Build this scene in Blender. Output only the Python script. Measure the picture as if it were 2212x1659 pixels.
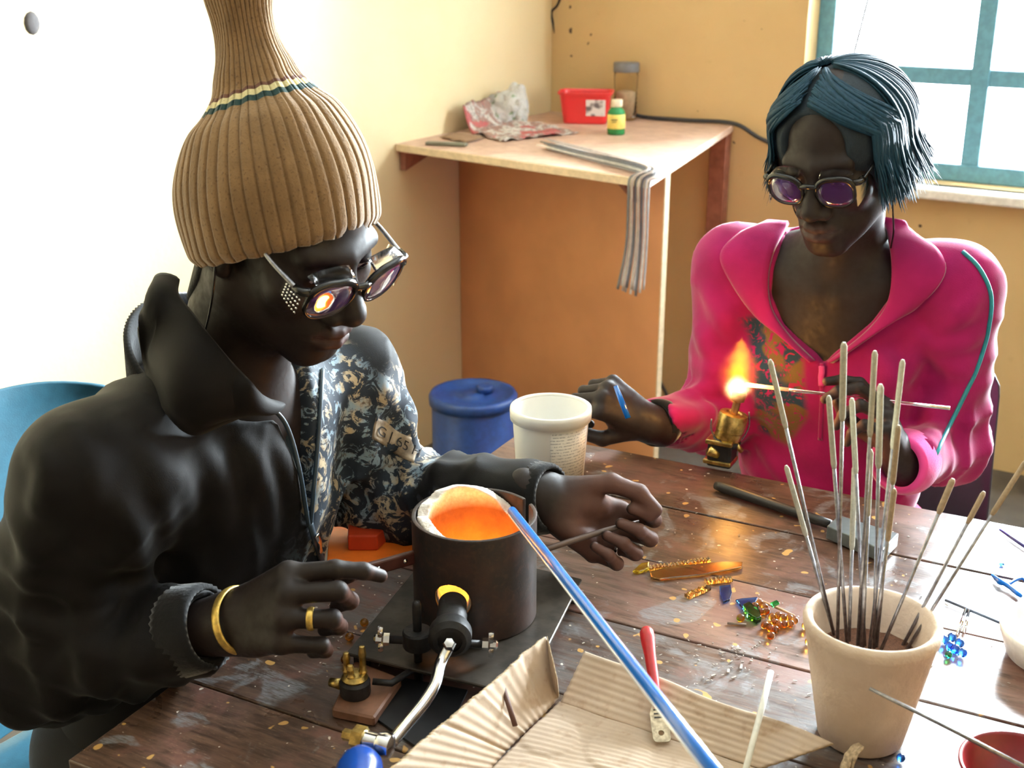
import bpy, math, random
import numpy as np
R = math.radians
for o in list(bpy.data.objects): bpy.data.objects.remove(o)
SC = bpy.context.scene
COL = SC.collection
random.seed(7); RNG = np.random.default_rng(11)
# ------------------------------------------------------------------ camera (photo is 2212 x 1659)
FPX = 2650.0; PITCH = R(19.5); CAMH = 1.46
cam_d = bpy.data.cameras.new('camera'); cam_d.sensor_width = 36; cam_d.lens = FPX/2212*36
cam_d.clip_start = .02
cam = bpy.data.objects.new('camera', cam_d); COL.objects.link(cam)
cam.location = (0, 0, CAMH); cam.rotation_euler = (R(90)-PITCH, 0, 0)
SC.camera = cam
cam_d.dof.use_dof = True; cam_d.dof.focus_distance = 1.42; cam_d.dof.aperture_fstop = 9.0
SC.view_settings.view_transform = 'Standard'; SC.view_settings.look = 'None'
SC.view_settings.gamma = 1; SC.view_settings.use_curve_mapping = False
SC.view_settings.exposure = 2.15
# ------------------------------------------------------------------ room axes
RC = np.array([.13, 4.179, 0.0]); RA = R(32)
UA = np.array([math.sin(RA), math.cos(RA), 0]); VA = np.array([math.cos(RA), -math.sin(RA), 0])
def RW(v, u, z): return RC + VA*v - UA*u + np.array([0, 0, z])     # v along the back wall, u towards the camera
ROOM_V, ROOM_U, ROOM_H = 4.2, 6.6, 2.75
# ------------------------------------------------------------------ world and daylight
W = bpy.data.worlds.new('world'); SC.world = W; W.use_nodes = True
bg = W.node_tree.nodes['Background']; bg.inputs[0].default_value = (.92, .97, 1, 1); bg.inputs[1].default_value = 7.0
def area(name, loc, aim, sx, sy, power, col=(1, 1, 1)):
    d = bpy.data.lights.new(name, 'AREA'); d.shape = 'RECTANGLE'; d.size = sx; d.size_y = sy; d.energy = power; d.color = col
    o = bpy.data.objects.new(name, d); COL.objects.link(o); o.location = loc
    from mathutils import Vector
    o.rotation_euler = Vector(tuple(np.array(aim)-np.array(loc))).to_track_quat('-Z', 'Z').to_euler()
    return o
WB = (.862, 2.782, .822, 2.30)        # window in the back wall: v0, v1, z0, z1
WR = (.35, 2.05, .82, 2.3)          # window in the right wall: u0, u1, z0, z1
area('daylight_back_window', RW((WB[0]+WB[1])/2+.25, -.45, 1.70), RW((WB[0]+WB[1])/2-.9, 2, 1.0), 2.1, 1.6, 500, (.84, .93, 1))
#area('daylight_right_window', RW(ROOM_V+.25, (WR[0]+WR[1])/2, 1.75), RW(0, (WR[0]+WR[1])/2+.4, 1.2), 1.7, 1.5, 420, (1, .98, .95))

# ------------------------------------------------------------------ pixel helpers
CF, SF = math.cos(PITCH), math.sin(PITCH); CO = np.array([0, 0, CAMH])
def ray(px, py):
    u = 829.5-py
    return np.array([px-1106., FPX*CF+u*SF, -FPX*SF+u*CF])
def T(px, py, z=.75):
    d = ray(px, py); return CO+d*((z-CAMH)/d[2])
def P(px, py, Y):
    d = ray(px, py); return CO+d*(Y/d[1])
def PLANE(px, py, p0, n):
    d = ray(px, py); return CO+d*(np.dot(np.array(p0)-CO, n)/np.dot(d, n))
def proj(p):
    q = np.array(p)-CO; fz = q[..., 1]*CF-q[..., 2]*SF; uy = q[..., 1]*SF+q[..., 2]*CF
    return np.stack([1106+FPX*q[..., 0]/fz, 829.5-FPX*uy/fz], -1)
def nrm(v): v = np.array(v, float); return v/np.linalg.norm(v)
# table top: far edge and left edge give its corner and axes
tk1, tk2 = T(1270, 960), T(2212, 1140)
E1 = nrm(tk2-tk1); NN = np.array([-E1[1], E1[0], 0])                 # NN points away from the camera
le1, le2 = T(280, 1650), T(480, 1480); ld = nrm(le2-le1)
KC = le1+ld*((float(np.dot(tk1, NN))-np.dot(le1, NN))/np.dot(ld, NN))
def TB(a, b, z=.75): q = KC+E1*a-NN*b; return np.array([q[0], q[1], z])   # a along the far edge, b towards the camera
def table_space(p):
    d = p-KC; a = d@E1; b = -(d@NN)
    return np.maximum(np.maximum(np.maximum(-a-.003, -b-.003), b-.94), np.maximum(p[:, 2]-.7508, .60-p[:, 2]))

# ------------------------------------------------------------------ objects
BASE = {}
def tag(o, label, cat, group=None):
    o['label'] = label; o['category'] = cat
    if group: o['group'] = group
    return o
def thing(name, label, cat, loc=(0, 0, 0), group=None):
    o = bpy.data.objects.new(name, None); COL.objects.link(o); o.location = tuple(loc); o.empty_display_size = .02
    BASE[o.name] = np.array(loc, float)
    return tag(o, label, cat, group)
def obj(name, verts, faces, mat, parent=None, smooth=True, loc=None, midx=None):
    me = bpy.data.meshes.new(name)
    v = np.asarray(verts, float)
    b = BASE[parent.name] if parent is not None else (np.array(loc, float) if loc is not None else np.zeros(3))
    me.from_pydata((v-b).tolist(), [], [list(map(int, f)) for f in faces] if not isinstance(faces, np.ndarray) else faces.tolist())
    for m in (mat if isinstance(mat, (list, tuple)) else [mat]): me.materials.append(m)
    if midx is not None: me.polygons.foreach_set('material_index', np.asarray(midx, np.int32))
    if smooth: me.polygons.foreach_set('use_smooth', np.ones(len(me.polygons), bool))
    me.update()
    o = bpy.data.objects.new(name, me); COL.objects.link(o)
    if parent is not None: o.parent = parent; BASE[o.name] = b
    else: o.location = tuple(b); BASE[o.name] = b
    return o
def sharp(o, ang=35):
    me = o.data
    try: me.set_sharp_from_angle(angle=R(ang))
    except Exception: pass
    return o
def attr(o, name, vals):
    a = o.data.attributes.new(name, 'FLOAT', 'POINT'); a.data.foreach_set('value', np.asarray(vals, np.float32))
def struct(name, verts, faces, mat, smooth=False, parent=None):
    o = obj(name, verts, faces, mat, parent, smooth)
    if parent is None: o['kind'] = 'structure'
    return o
def bevel(o, w=.002, seg=2):
    m = o.modifiers.new('bevel', 'BEVEL'); m.width = w; m.segments = seg; m.limit_method = 'ANGLE'; m.angle_limit = R(40)
    return o

class MB:
    """collects simple shapes into one mesh"""
    def __init__(s): s.v = []; s.f = []; s.m = []; s.n = 0
    def add(s, v, f, mi=0):
        v = np.asarray(v, float); s.v.append(v); s.f += [[int(i)+s.n for i in q] for q in f]; s.m += [mi]*len(f); s.n += len(v); return s
    def prism(s, top, bot, mi=0):                      # two matching loops
        n = len(top); v = np.vstack([top, bot])
        f = [list(range(n)), list(range(2*n-1, n-1, -1))]+[[i, i+n, (i+1) % n+n, (i+1) % n] for i in range(n)]
        return s.add(v, f, mi)
    def slab(s, poly, z0, z1, mi=0):
        p = np.array([[q[0], q[1], 0] for q in poly])
        a = 0.5*sum(p[i][0]*p[(i+1) % len(p)][1]-p[(i+1) % len(p)][0]*p[i][1] for i in range(len(p)))
        if a < 0: p = p[::-1]
        return s.prism(p+[0, 0, z1], p+[0, 0, z0], mi)
    def box(s, c, sx, sy, sz, ax=None, mi=0):          # ax: rows are the box axes
        A = np.eye(3) if ax is None else np.array(ax, float); c = np.array(c, float)
        q = [(-1, -1), (1, -1), (1, 1), (-1, 1)]
        top = np.array([c+A[0]*a*sx/2+A[1]*b*sy/2+A[2]*sz/2 for a, b in q]); bot = np.array([c+A[0]*a*sx/2+A[1]*b*sy/2-A[2]*sz/2 for a, b in q])
        return s.prism(top, bot, mi)
    def tube(s, pts, r, n=10, caps=True, mi=0, flat=1.0, up=None):
        pts = np.array(pts, float); m = len(pts); r = np.broadcast_to(np.array(r, float), (m,))
        t = np.gradient(pts, axis=0); t /= np.linalg.norm(t, axis=1)[:, None]+1e-12
        u0 = np.array(up, float) if up is not None else (np.array([0, 0, 1.]) if abs(t[0][2]) < .9 else np.array([1., 0, 0]))
        v = []; u = u0
        for i in range(m):
            u = u-t[i]*np.dot(u, t[i]); u = u/(np.linalg.norm(u)+1e-12); w = np.cross(t[i], u)
            a = np.arange(n)*2*math.pi/n
            v.append(pts[i]+r[i]*(np.cos(a)[:, None]*w+flat*np.sin(a)[:, None]*u))
        f = [[i*n+j, i*n+(j+1) % n, (i+1)*n+(j+1) % n, (i+1)*n+j] for i in range(m-1) for j in range(n)]
        if caps: f += [list(range(n-1, -1, -1)), [(m-1)*n+j for j in range(n)]]
        return s.add(np.vstack(v), f, mi)
    def lathe(s, prof, c, n=40, ax=None, mi=0, closed=False, ell=(1, 1)):   # prof: (radius, height); listed going round the section
        c = np.array(c, float); A = np.eye(3) if ax is None else np.array(ax, float)
        a = np.arange(n)*2*math.pi/n; v = []
        for r_, h in prof: v.append(c+r_*(ell[0]*np.cos(a)[:, None]*A[0]+ell[1]*np.sin(a)[:, None]*A[1])+h*A[2])
        m = len(prof)
        rng = range(m) if closed else range(m-1)
        f = [[i*n+j, i*n+(j+1) % n, ((i+1) % m)*n+(j+1) % n, ((i+1) % m)*n+j] for i in rng for j in range(n)]
        if not closed:
            if prof[0][0] > 1e-6: f.append(list(range(n-1, -1, -1)))
            if prof[-1][0] > 1e-6: f.append([(m-1)*n+j for j in range(n)])
        return s.add(np.vstack(v), f, mi)
    def build(s, name, mat, parent=None, smooth=True, loc=None):
        return obj(name, np.vstack(s.v), s.f, mat, parent, smooth, loc, s.m)
def frame(z, hint=(0, 0, 1)):
    z = nrm(z); h = np.array(hint, float)
    if abs(np.dot(z, h)) > .95: h = np.array([1., 0, 0])
    x = nrm(np.cross(h, z)); return np.array([x, np.cross(z, x), z])
def spline(pts, n=40):
    p = np.array(pts, float); k = len(p)
    if k == 2: return p[0]+(p[1]-p[0])*np.linspace(0, 1, n)[:, None]
    q = np.vstack([2*p[0]-p[1], p, 2*p[-1]-p[-2]]); t = np.linspace(0, k-1-1e-6, n); i = t.astype(int); f = (t-i)[:, None]
    a, b, c, d = q[i], q[i+1], q[i+2], q[i+3]
    return .5*((2*b)+(-a+c)*f+(2*a-5*b+4*c-d)*f**2+(-a+3*b-3*c+d)*f**3)

# ------------------------------------------------------------------ signed distance modelling
def smin(a, b, k):
    h = np.maximum(k-np.abs(a-b), 0)/k; return np.minimum(a, b)-h*h*k*.25
def smax(a, b, k): return -smin(-a, -b, k)
def ridges(f, lines, r=.011, sink=.006, n=9):
    # folds of cloth: soft ridges laid along the surface; lines are pixel polylines on the photo
    pts = []; seg = []
    for L in lines:
        g = spline([(x, y, 0) for x, y in L], n)[:, :2]; p, ok = march(f, g)
        if ok.sum() < 3: continue
        p = p[ok]; N = grad(f, p); p = p-N*sink; k = len(p); w = np.sin(np.linspace(.25, math.pi-.25, k))
        for i in range(k-1): seg.append(cone(p[i], p[i+1], r*w[i], r*w[i+1]))
    return seg
def ell(c, r, M=None):
    c = np.array(c, np.float32); r = np.array(r, np.float32); M = None if M is None else np.array(M, np.float32)
    def f(p):
        q = p-c
        if M is not None: q = q@M.T
        k0 = np.sqrt(((q/r)**2).sum(1)); k1 = np.sqrt(((q/(r*r))**2).sum(1))+1e-9
        return k0*(k0-1)/k1
    return f
def cone(a, b, ra, rb=None):
    a = np.array(a, np.float32); b = np.array(b, np.float32); rb = ra if rb is None else rb; ba = b-a; L = float((ba*ba).sum())+1e-12
    def f(p):
        pa = p-a; h = np.clip(pa@ba/L, 0, 1)
        return np.sqrt(((pa-h[:, None]*ba)**2).sum(1))-(ra+(rb-ra)*h)
    return f
def uni(k, *fs):
    def f(p):
        d = fs[0](p)
        for g in fs[1:]: d = smin(d, g(p), k)
        return d
    return f
def sub(k, f0, *fs):
    def f(p):
        d = f0(p)
        for g in fs: d = smax(d, -g(p), k)
        return d
    return f
def xf(f, c, M):                                   # M rows = local axes in world
    c = np.array(c, np.float32); M = np.array(M, np.float32)
    return lambda p: f((p-c)@M.T)
def poly2(pts):
    V = np.array(pts, np.float32)
    def f(q):
        d = np.full(len(q), 1e9, np.float32); s = np.ones(len(q), bool)
        n = len(V); j = n-1
        for i in range(n):
            e = V[j]-V[i]; w = q-V[i]; t = np.clip((w@e)/(e@e+1e-12), 0, 1); b = w-t[:, None]*e
            d = np.minimum(d, (b*b).sum(1))
            c1 = q[:, 1] >= V[i, 1]; c2 = q[:, 1] < V[j, 1]; c3 = e[0]*w[:, 1] > e[1]*w[:, 0]
            fl = (c1 & c2 & c3) | (~c1 & ~c2 & ~c3); s ^= fl; j = i
        return np.sqrt(d)*np.where(s, 1, -1)
    return f
def mesh_sdf(f, lo, hi, h):
    lo = np.array(lo, np.float32); hi = np.array(hi, np.float32); B = 4
    nb = np.ceil((hi-lo)/(h*B)).astype(int)+1
    cx = [lo[i]+(np.arange(nb[i])*B+(B-1)/2)*h for i in range(3)]
    G = np.stack(np.meshgrid(*cx, indexing='ij'), -1).reshape(-1, 3).astype(np.float32)
    cv = f(G).reshape(nb)
    n = nb*B
    val = np.repeat(np.repeat(np.repeat(cv, B, 0), B, 1), B, 2).astype(np.float32)
    act = np.argwhere(np.abs(cv) < B*h*1.9)
    off = np.stack(np.meshgrid(*[np.arange(B)]*3, indexing='ij'), -1).reshape(-1, 3)
    for s in range(0, len(act), 4000):
        idx = (act[s:s+4000, None, :]*B+off[None]).reshape(-1, 3)
        val[idx[:, 0], idx[:, 1], idx[:, 2]] = f((lo+idx*h).astype(np.float32))
    sg = val < 0
    cell = np.zeros(n-1, np.int8)
    for a in (0, 1):
        for b in (0, 1):
            for c in (0, 1): cell += sg[a:n[0]-1+a, b:n[1]-1+b, c:n[2]-1+c]
    A = np.argwhere((cell > 0) & (cell < 8)); ids = np.full(n-1, -1, np.int64); ids[A[:, 0], A[:, 1], A[:, 2]] = np.arange(len(A))
    acc = np.zeros((len(A), 3)); cnt = np.zeros(len(A))
    for ax in range(3):
        o1, o2 = [i for i in range(3) if i != ax]
        for a in (0, 1):
            for b in (0, 1):
                p = A.copy(); p[:, o1] += a; p[:, o2] += b; q = p.copy(); q[:, ax] += 1
                va = val[p[:, 0], p[:, 1], p[:, 2]]; vb = val[q[:, 0], q[:, 1], q[:, 2]]; m = (va < 0) != (vb < 0)
                t = np.where(m, va/(va-vb+1e-20), 0); x = p.astype(float); x[:, ax] += t
                acc[m] += x[m]; cnt[m] += 1
    V = lo+acc/cnt[:, None]*h
    F = []
    for ax in range(3):
        o1, o2 = (ax+1) % 3, (ax+2) % 3
        sl = [slice(None)]*3; sl2 = [slice(None)]*3; sl[ax] = slice(0, -1); sl2[ax] = slice(1, None)
        m = sg[tuple(sl)] != sg[tuple(sl2)]
        E = np.argwhere(m); E = E[(E[:, o1] > 0) & (E[:, o2] > 0) & (E[:, o1] < n[o1]-1) & (E[:, o2] < n[o2]-1)]
        ins = sg[E[:, 0], E[:, 1], E[:, 2]]
        q = []
        for a, b in ((1, 1), (0, 1), (0, 0), (1, 0)):
            e = E.copy(); e[:, o1] -= a; e[:, o2] -= b; q.append(ids[e[:, 0], e[:, 1], e[:, 2]])
        q = np.stack(q, 1); q[~ins] = q[~ins][:, ::-1]; F.append(q[(q >= 0).all(1)])
    F = np.vstack(F)
    return V, F
def grad(f, p, e=.0008):
    p = np.asarray(p, np.float32); g = np.stack([f(p+np.eye(3, dtype=np.float32)[i]*e)-f(p-np.eye(3, dtype=np.float32)[i]*e) for i in range(3)], 1)
    return g/(np.linalg.norm(g, axis=1)[:, None]+1e-9)
def march(f, pix, t0=.5, t1=2.6):
    """points where the sight lines of pixels meet a surface"""
    D = np.array([nrm(ray(*q)) for q in pix], np.float32); t = np.full(len(D), t0, np.float32)
    for _ in range(110): t = np.minimum(t+.7*f((CO+D*t[:, None]).astype(np.float32)), t1)
    return CO+D*t[:, None], t < t1-.01
def relax(V, F, it=1):
    for _ in range(it):
        s = np.zeros_like(V); c = np.zeros(len(V))
        for a in range(4):
            b = (a+1) % 4
            np.add.at(s, F[:, a], V[F[:, b]]); np.add.at(s, F[:, b], V[F[:, a]]); np.add.at(c, F[:, a], 1); np.add.at(c, F[:, b], 1)
        V = V*.5+.5*s/np.maximum(c, 1)[:, None]
    return V
def vnoise(p, s, seed=0):
    """smooth pseudo noise from a few sines"""
    r = np.random.default_rng(seed); d = np.zeros(len(p), np.float32)
    for i in range(6):
        k = r.normal(size=3); k = k/np.linalg.norm(k)*r.uniform(.6, 1.5)*s
        d += np.sin(p@k.astype(np.float32)+r.uniform(0, 6.28))
    return d/6
def patch(f, A, B, mat, name, parent, off=.004, th=.004, rows=10, n=24, bulge=0.0, flip=False):
    """a piece of cloth lying on a garment between two outlines (pixels on the photo), solid"""
    a = spline([(x, y, 0) for x, y in A], n)[:, :2]; b = spline([(x, y, 0) for x, y in B], n)[:, :2]
    g = np.array([a+(b-a)*t for t in np.linspace(0, 1, rows)]).reshape(-1, 2)
    p, ok = march(f, g); 
    if not ok.all():
        good = np.where(ok)[0]
        for i in np.where(~ok)[0]:
            j = good[np.argmin(((g[good]-g[i])**2).sum(1))]; p[i] = P(g[i][0], g[i][1], p[j][1])
    # smooth the landing points a little so that the cloth spans hollows
    q = p.reshape(rows, n, 3)
    for _ in range(3):
        qq = q.copy(); qq[1:-1] = .5*q[1:-1]+.25*(q[:-2]+q[2:]); q = qq.copy(); q[:, 1:-1] = .5*qq[:, 1:-1]+.25*(qq[:, :-2]+qq[:, 2:])
    gu = np.gradient(q, axis=0); gv = np.gradient(q, axis=1); N = np.cross(gu, gv); N /= np.linalg.norm(N, axis=2)[..., None]+1e-9
    s = np.sign((N*(CO-q)).sum(2).mean()); N *= s
    tt = np.sin(np.linspace(0, 1, rows)*math.pi)[:, None, None]
    top = q+N*(off+th+bulge*tt); bot = q+N*(off-.003)
    V = np.vstack([top.reshape(-1, 3), bot.reshape(-1, 3)]); M = rows*n; F = []
    for i in range(rows-1):
        for j in range(n-1):
            c = [i*n+j, i*n+j+1, (i+1)*n+j+1, (i+1)*n+j]; F.append(c if s > 0 else c[::-1]); F.append([x+M for x in (c[::-1] if s > 0 else c)])
    rim = [j for j in range(n)]+[i*n+n-1 for i in range(1, rows)]+[(rows-1)*n+j for j in range(n-2, -1, -1)]+[i*n for i in range(rows-2, 0, -1)]
    for i in range(len(rim)):
        x, y = rim[i], rim[(i+1) % len(rim)]; c = [x, x+M, y+M, y]; F.append(c if s > 0 else c[::-1])
    return obj(name, V, F, mat, parent)
def strip(f, pix, r, mat, name, parent, off=.003, n=40, sides=8, flat=1.0):
    """a cord or seam lying on a garment along a pixel line"""
    g = spline([(x, y, 0) for x, y in pix], n)[:, :2]; p, ok = march(f, g)
    if not ok.all():
        good = np.where(ok)[0]
        for i in np.where(~ok)[0]:
            j = good[np.argmin(np.abs(good-i))]; p[i] = P(g[i][0], g[i][1], p[j][1])
    for _ in range(2): p[1:-1] = .5*p[1:-1]+.25*(p[:-2]+p[2:])
    N = grad(f, p); m = MB(); m.tube(p+N*off, r, sides, flat=flat, up=N[0]); return m.build(name, mat, parent)
# ------------------------------------------------------------------ materials
class NT:
    def __init__(s, name):
        s.m = bpy.data.materials.new(name); s.m.use_nodes = True; s.t = s.m.node_tree; s.n = s.t.nodes; s.l = s.t.links
        s.b = s.n['Principled BSDF']
    def node(s, typ, **kw):
        n = s.n.new(typ)
        for k, v in kw.items():
            if k.startswith('i_'): n.inputs[k[2:].replace('_', ' ')].default_value = v
            else: setattr(n, k, v)
        return n
    def link(s, a, b): s.l.new(a, b)
    def coord(s, scale=(1, 1, 1), rot=(0, 0, 0), kind='Object'):
        c = s.node('ShaderNodeTexCoord'); m = s.node('ShaderNodeMapping'); m.inputs['Scale'].default_value = scale; m.inputs['Rotation'].default_value = rot
        s.link(c.outputs[kind], m.inputs[0]); return m.outputs[0]
    def noise(s, vec, scale, detail=4, rough=.55, dist=0):
        n = s.node('ShaderNodeTexNoise'); n.inputs['Scale'].default_value = scale; n.inputs['Detail'].default_value = detail
        n.inputs['Roughness'].default_value = rough; n.inputs['Distortion'].default_value = dist; s.link(vec, n.inputs['Vector']); return n.outputs['Fac']
    def ramp(s, fac, stops, interp='LINEAR'):
        r = s.node('ShaderNodeValToRGB'); r.color_ramp.interpolation = interp; e = r.color_ramp.elements
        while len(e) < len(stops): e.new(.5)
        for x, (p, c) in zip(e, stops): x.position = p; x.color = (*c, 1) if len(c) == 3 else c
        s.link(fac, r.inputs[0]); return r.outputs[0]
    def val(s, fac, a, b, lo=0., hi=1.):
        m = s.node('ShaderNodeMapRange'); m.interpolation_type = 'SMOOTHSTEP'
        for i, v in zip((1, 2, 3, 4), (a, b, lo, hi)): m.inputs[i].default_value = v
        s.link(fac, m.inputs[0]); return m.outputs[0]
    def math(s, op, a, b=0.0):
        m = s.node('ShaderNodeMath', operation=op)
        for i, v in ((0, a), (1, b)):
            if isinstance(v, (int, float)): m.inputs[i].default_value = v
            else: s.link(v, m.inputs[i])
        return m.outputs[0]
    def mix(s, fac, a, b):
        m = s.node('ShaderNodeMix', data_type='RGBA')
        for i, v in ((0, fac), (6, a), (7, b)):
            if isinstance(v, (int, float)): m.inputs[i].default_value = v
            elif isinstance(v, tuple): m.inputs[i].default_value = (*v, 1) if len(v) == 3 else v
            else: s.link(v, m.inputs[i])
        return m.outputs[2]
    def bump(s, h, strength=.3, dist=.002):
        b = s.node('ShaderNodeBump'); b.inputs['Strength'].default_value = strength; b.inputs['Distance'].default_value = dist
        s.link(h, b.inputs['Height']); s.link(b.outputs[0], s.b.inputs['Normal']); return s
    def set(s, **kw):
        for k, v in kw.items():
            i = s.b.inputs[k.replace('_', ' ')]
            if isinstance(v, (int, float)): i.default_value = v
            elif isinstance(v, tuple): i.default_value = (*v, 1) if len(i.default_value) == 4 and len(v) == 3 else v
            else: s.link(v, i)
        return s
    def at(s, name): a = s.node('ShaderNodeAttribute', attribute_name=name); return a.outputs['Fac']
def plain(name, col, rough=.5, metal=0., spec=.5, var=.12, vs=60, bump=0., bs=300, **kw):
    t = NT(name); v = t.coord(); n = t.noise(v, vs, 3)
    c = t.mix(t.val(n, .3, .7), tuple(x*(1-var) for x in col), tuple(min(1, x*(1+var)) for x in col))
    t.set(Base_Color=c, Roughness=rough, Metallic=metal, Specular_IOR_Level=spec, **kw)
    if bump: t.bump(t.noise(v, bs, 2), bump, .001)
    return t.m
def glass(name, col, rough=.03, ior=1.5, tint=None):
    t = NT(name); v = t.coord(); n = t.noise(v, 40, 2)
    t.set(Base_Color=t.mix(n, col, tuple(min(1, x*1.1) for x in col)), Roughness=rough, Transmission_Weight=1., IOR=ior); return t.m
def emit(name, col, strength):
    t = NT(name); t.set(Base_Color=(0, 0, 0), Emission_Color=col, Emission_Strength=strength); return t.m
def skin(name, col, lip, palm):
    t = NT(name); v = t.coord(); n = t.noise(v, 35, 4)
    c = t.mix(t.val(n, .3, .7), tuple(x*.85 for x in col), tuple(x*1.15 for x in col))
    c = t.mix(t.at('palm'), c, palm); c = t.mix(t.at('lip'), c, lip)
    t.set(Base_Color=c, Roughness=t.val(t.noise(v, 120, 3), .3, .7, .50, .64), Specular_IOR_Level=.38, Subsurface_Weight=.04, Subsurface_Radius=(.004, .002, .001))
    t.bump(t.noise(v, 900, 2), .12, .0006); return t.m
def knit(name, col, dark, rough=.95):
    t = NT(name); v = t.coord(); n = t.noise(v, 420, 3); m = t.noise(v, 30, 3)
    c = t.mix(t.val(m, .3, .7), tuple(x*.88 for x in col), tuple(x*1.1 for x in col)); c = t.mix(t.val(n, .55, .75), c, dark)
    t.set(Base_Color=c, Roughness=rough, Specular_IOR_Level=.2, Sheen_Weight=.35, Sheen_Roughness=.5); t.bump(n, .6, .0012); return t.m
def cloth(name, col, rough=.85, sheen=.2, scale=700, var=.15, bump=.25, spec=.3):
    t = NT(name); v = t.coord(); n = t.noise(v, scale, 2); m = t.noise(v, 14, 4)
    c = t.mix(t.val(m, .3, .7), tuple(x*(1-var) for x in col), tuple(x*(1+var) for x in col))
    t.set(Base_Color=c, Roughness=rough, Specular_IOR_Level=spec, Sheen_Weight=sheen, Sheen_Roughness=.4); t.bump(n, bump, .0008); return t
MT = {}
MT['skin_man'] = skin('dark_skin', (.0135, .0076, .0062), (.055, .022, .020), (.13, .058, .042))
MT['skin_woman'] = skin('brown_skin', (.017, .0098, .0085), (.055, .026, .024), (.20, .09, .06))
MT['eye'] = plain('eye_white', (.62, .6, .58), .15, var=.05)
MT['iris'] = plain('dark_iris', (.012, .008, .006), .08)
MT['hair'] = None
t = NT('black_hair_glare'); v = t.coord((1, 1, .06)); n = t.noise(v, 260, 3)
t.set(Base_Color=t.mix(n, (.004, .022, .040), (.010, .055, .095)), Roughness=.55, Specular_IOR_Level=.2); t.bump(n, .35, .001); MT['hair'] = t.m  # black hair; the blue of window glare is put into the base colour
MT['hair_short'] = plain('short_black_hair', (.008, .008, .009), .8, bump=.6, bs=700)
MT['tan_knit'] = knit('tan_ribbed_wool', (.245, .148, .068), (.13, .072, .034))
MT['brown_knit'] = knit('rust_wool_stripe', (.14, .06, .04), (.07, .03, .02))
MT['cream_knit'] = knit('cream_wool_stripe', (.62, .55, .30), (.4, .33, .16))
MT['green_knit'] = knit('dark_green_wool_stripe', (.012, .045, .045), (.006, .02, .02))
MT['teal_shirt'] = cloth('dark_teal_cotton', (.010, .022, .028), .9).m
MT['trousers'] = cloth('black_trouser_cloth', (.010, .010, .012), .9).m
MT['jeans'] = cloth('pink_trouser_cloth', (.42, .01, .07), .9).m
MT['frame_black'] = plain('black_spectacle_plastic', (.008, .008, .009), .18, var=.3)
MT['lens'] = None
t = NT('violet_tinted_lens'); v = t.coord(); n = t.noise(v, 20, 2)
t.set(Base_Color=t.mix(n, (.24, .09, .42), (.28, .12, .48)), Roughness=.02, Transmission_Weight=.85, IOR=1.3); MT['lens'] = t.m
MT['shield'] = glass('clear_side_shield', (.86, .84, .80), .12, 1.2)
MT['brass'] = plain('aged_brass', (.50, .36, .12), .32, 1., var=.35, vs=120)
MT['gold'] = plain('yellow_bangle_metal', (.72, .50, .13), .38, .8, var=.2, vs=200)
MT['chrome'] = plain('chrome', (.75, .76, .78), .14, 1., var=.1)
MT['steel'] = plain('grey_steel_wire', (.30, .30, .32), .35, 1., var=.25, vs=200)
MT['bead_release'] = plain('beige_release_coating', (.44, .42, .33), .85, var=.12, vs=300, bump=.3, bs=900)
MT['iron'] = plain('black_iron', (.018, .017, .018), .5, .35, var=.4, vs=80, bump=.3, bs=260)
MT['dark_plate'] = plain('sooty_steel_plate', (.055, .045, .036), .42, .5, var=.5, vs=30, bump=.15, bs=150)
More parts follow.
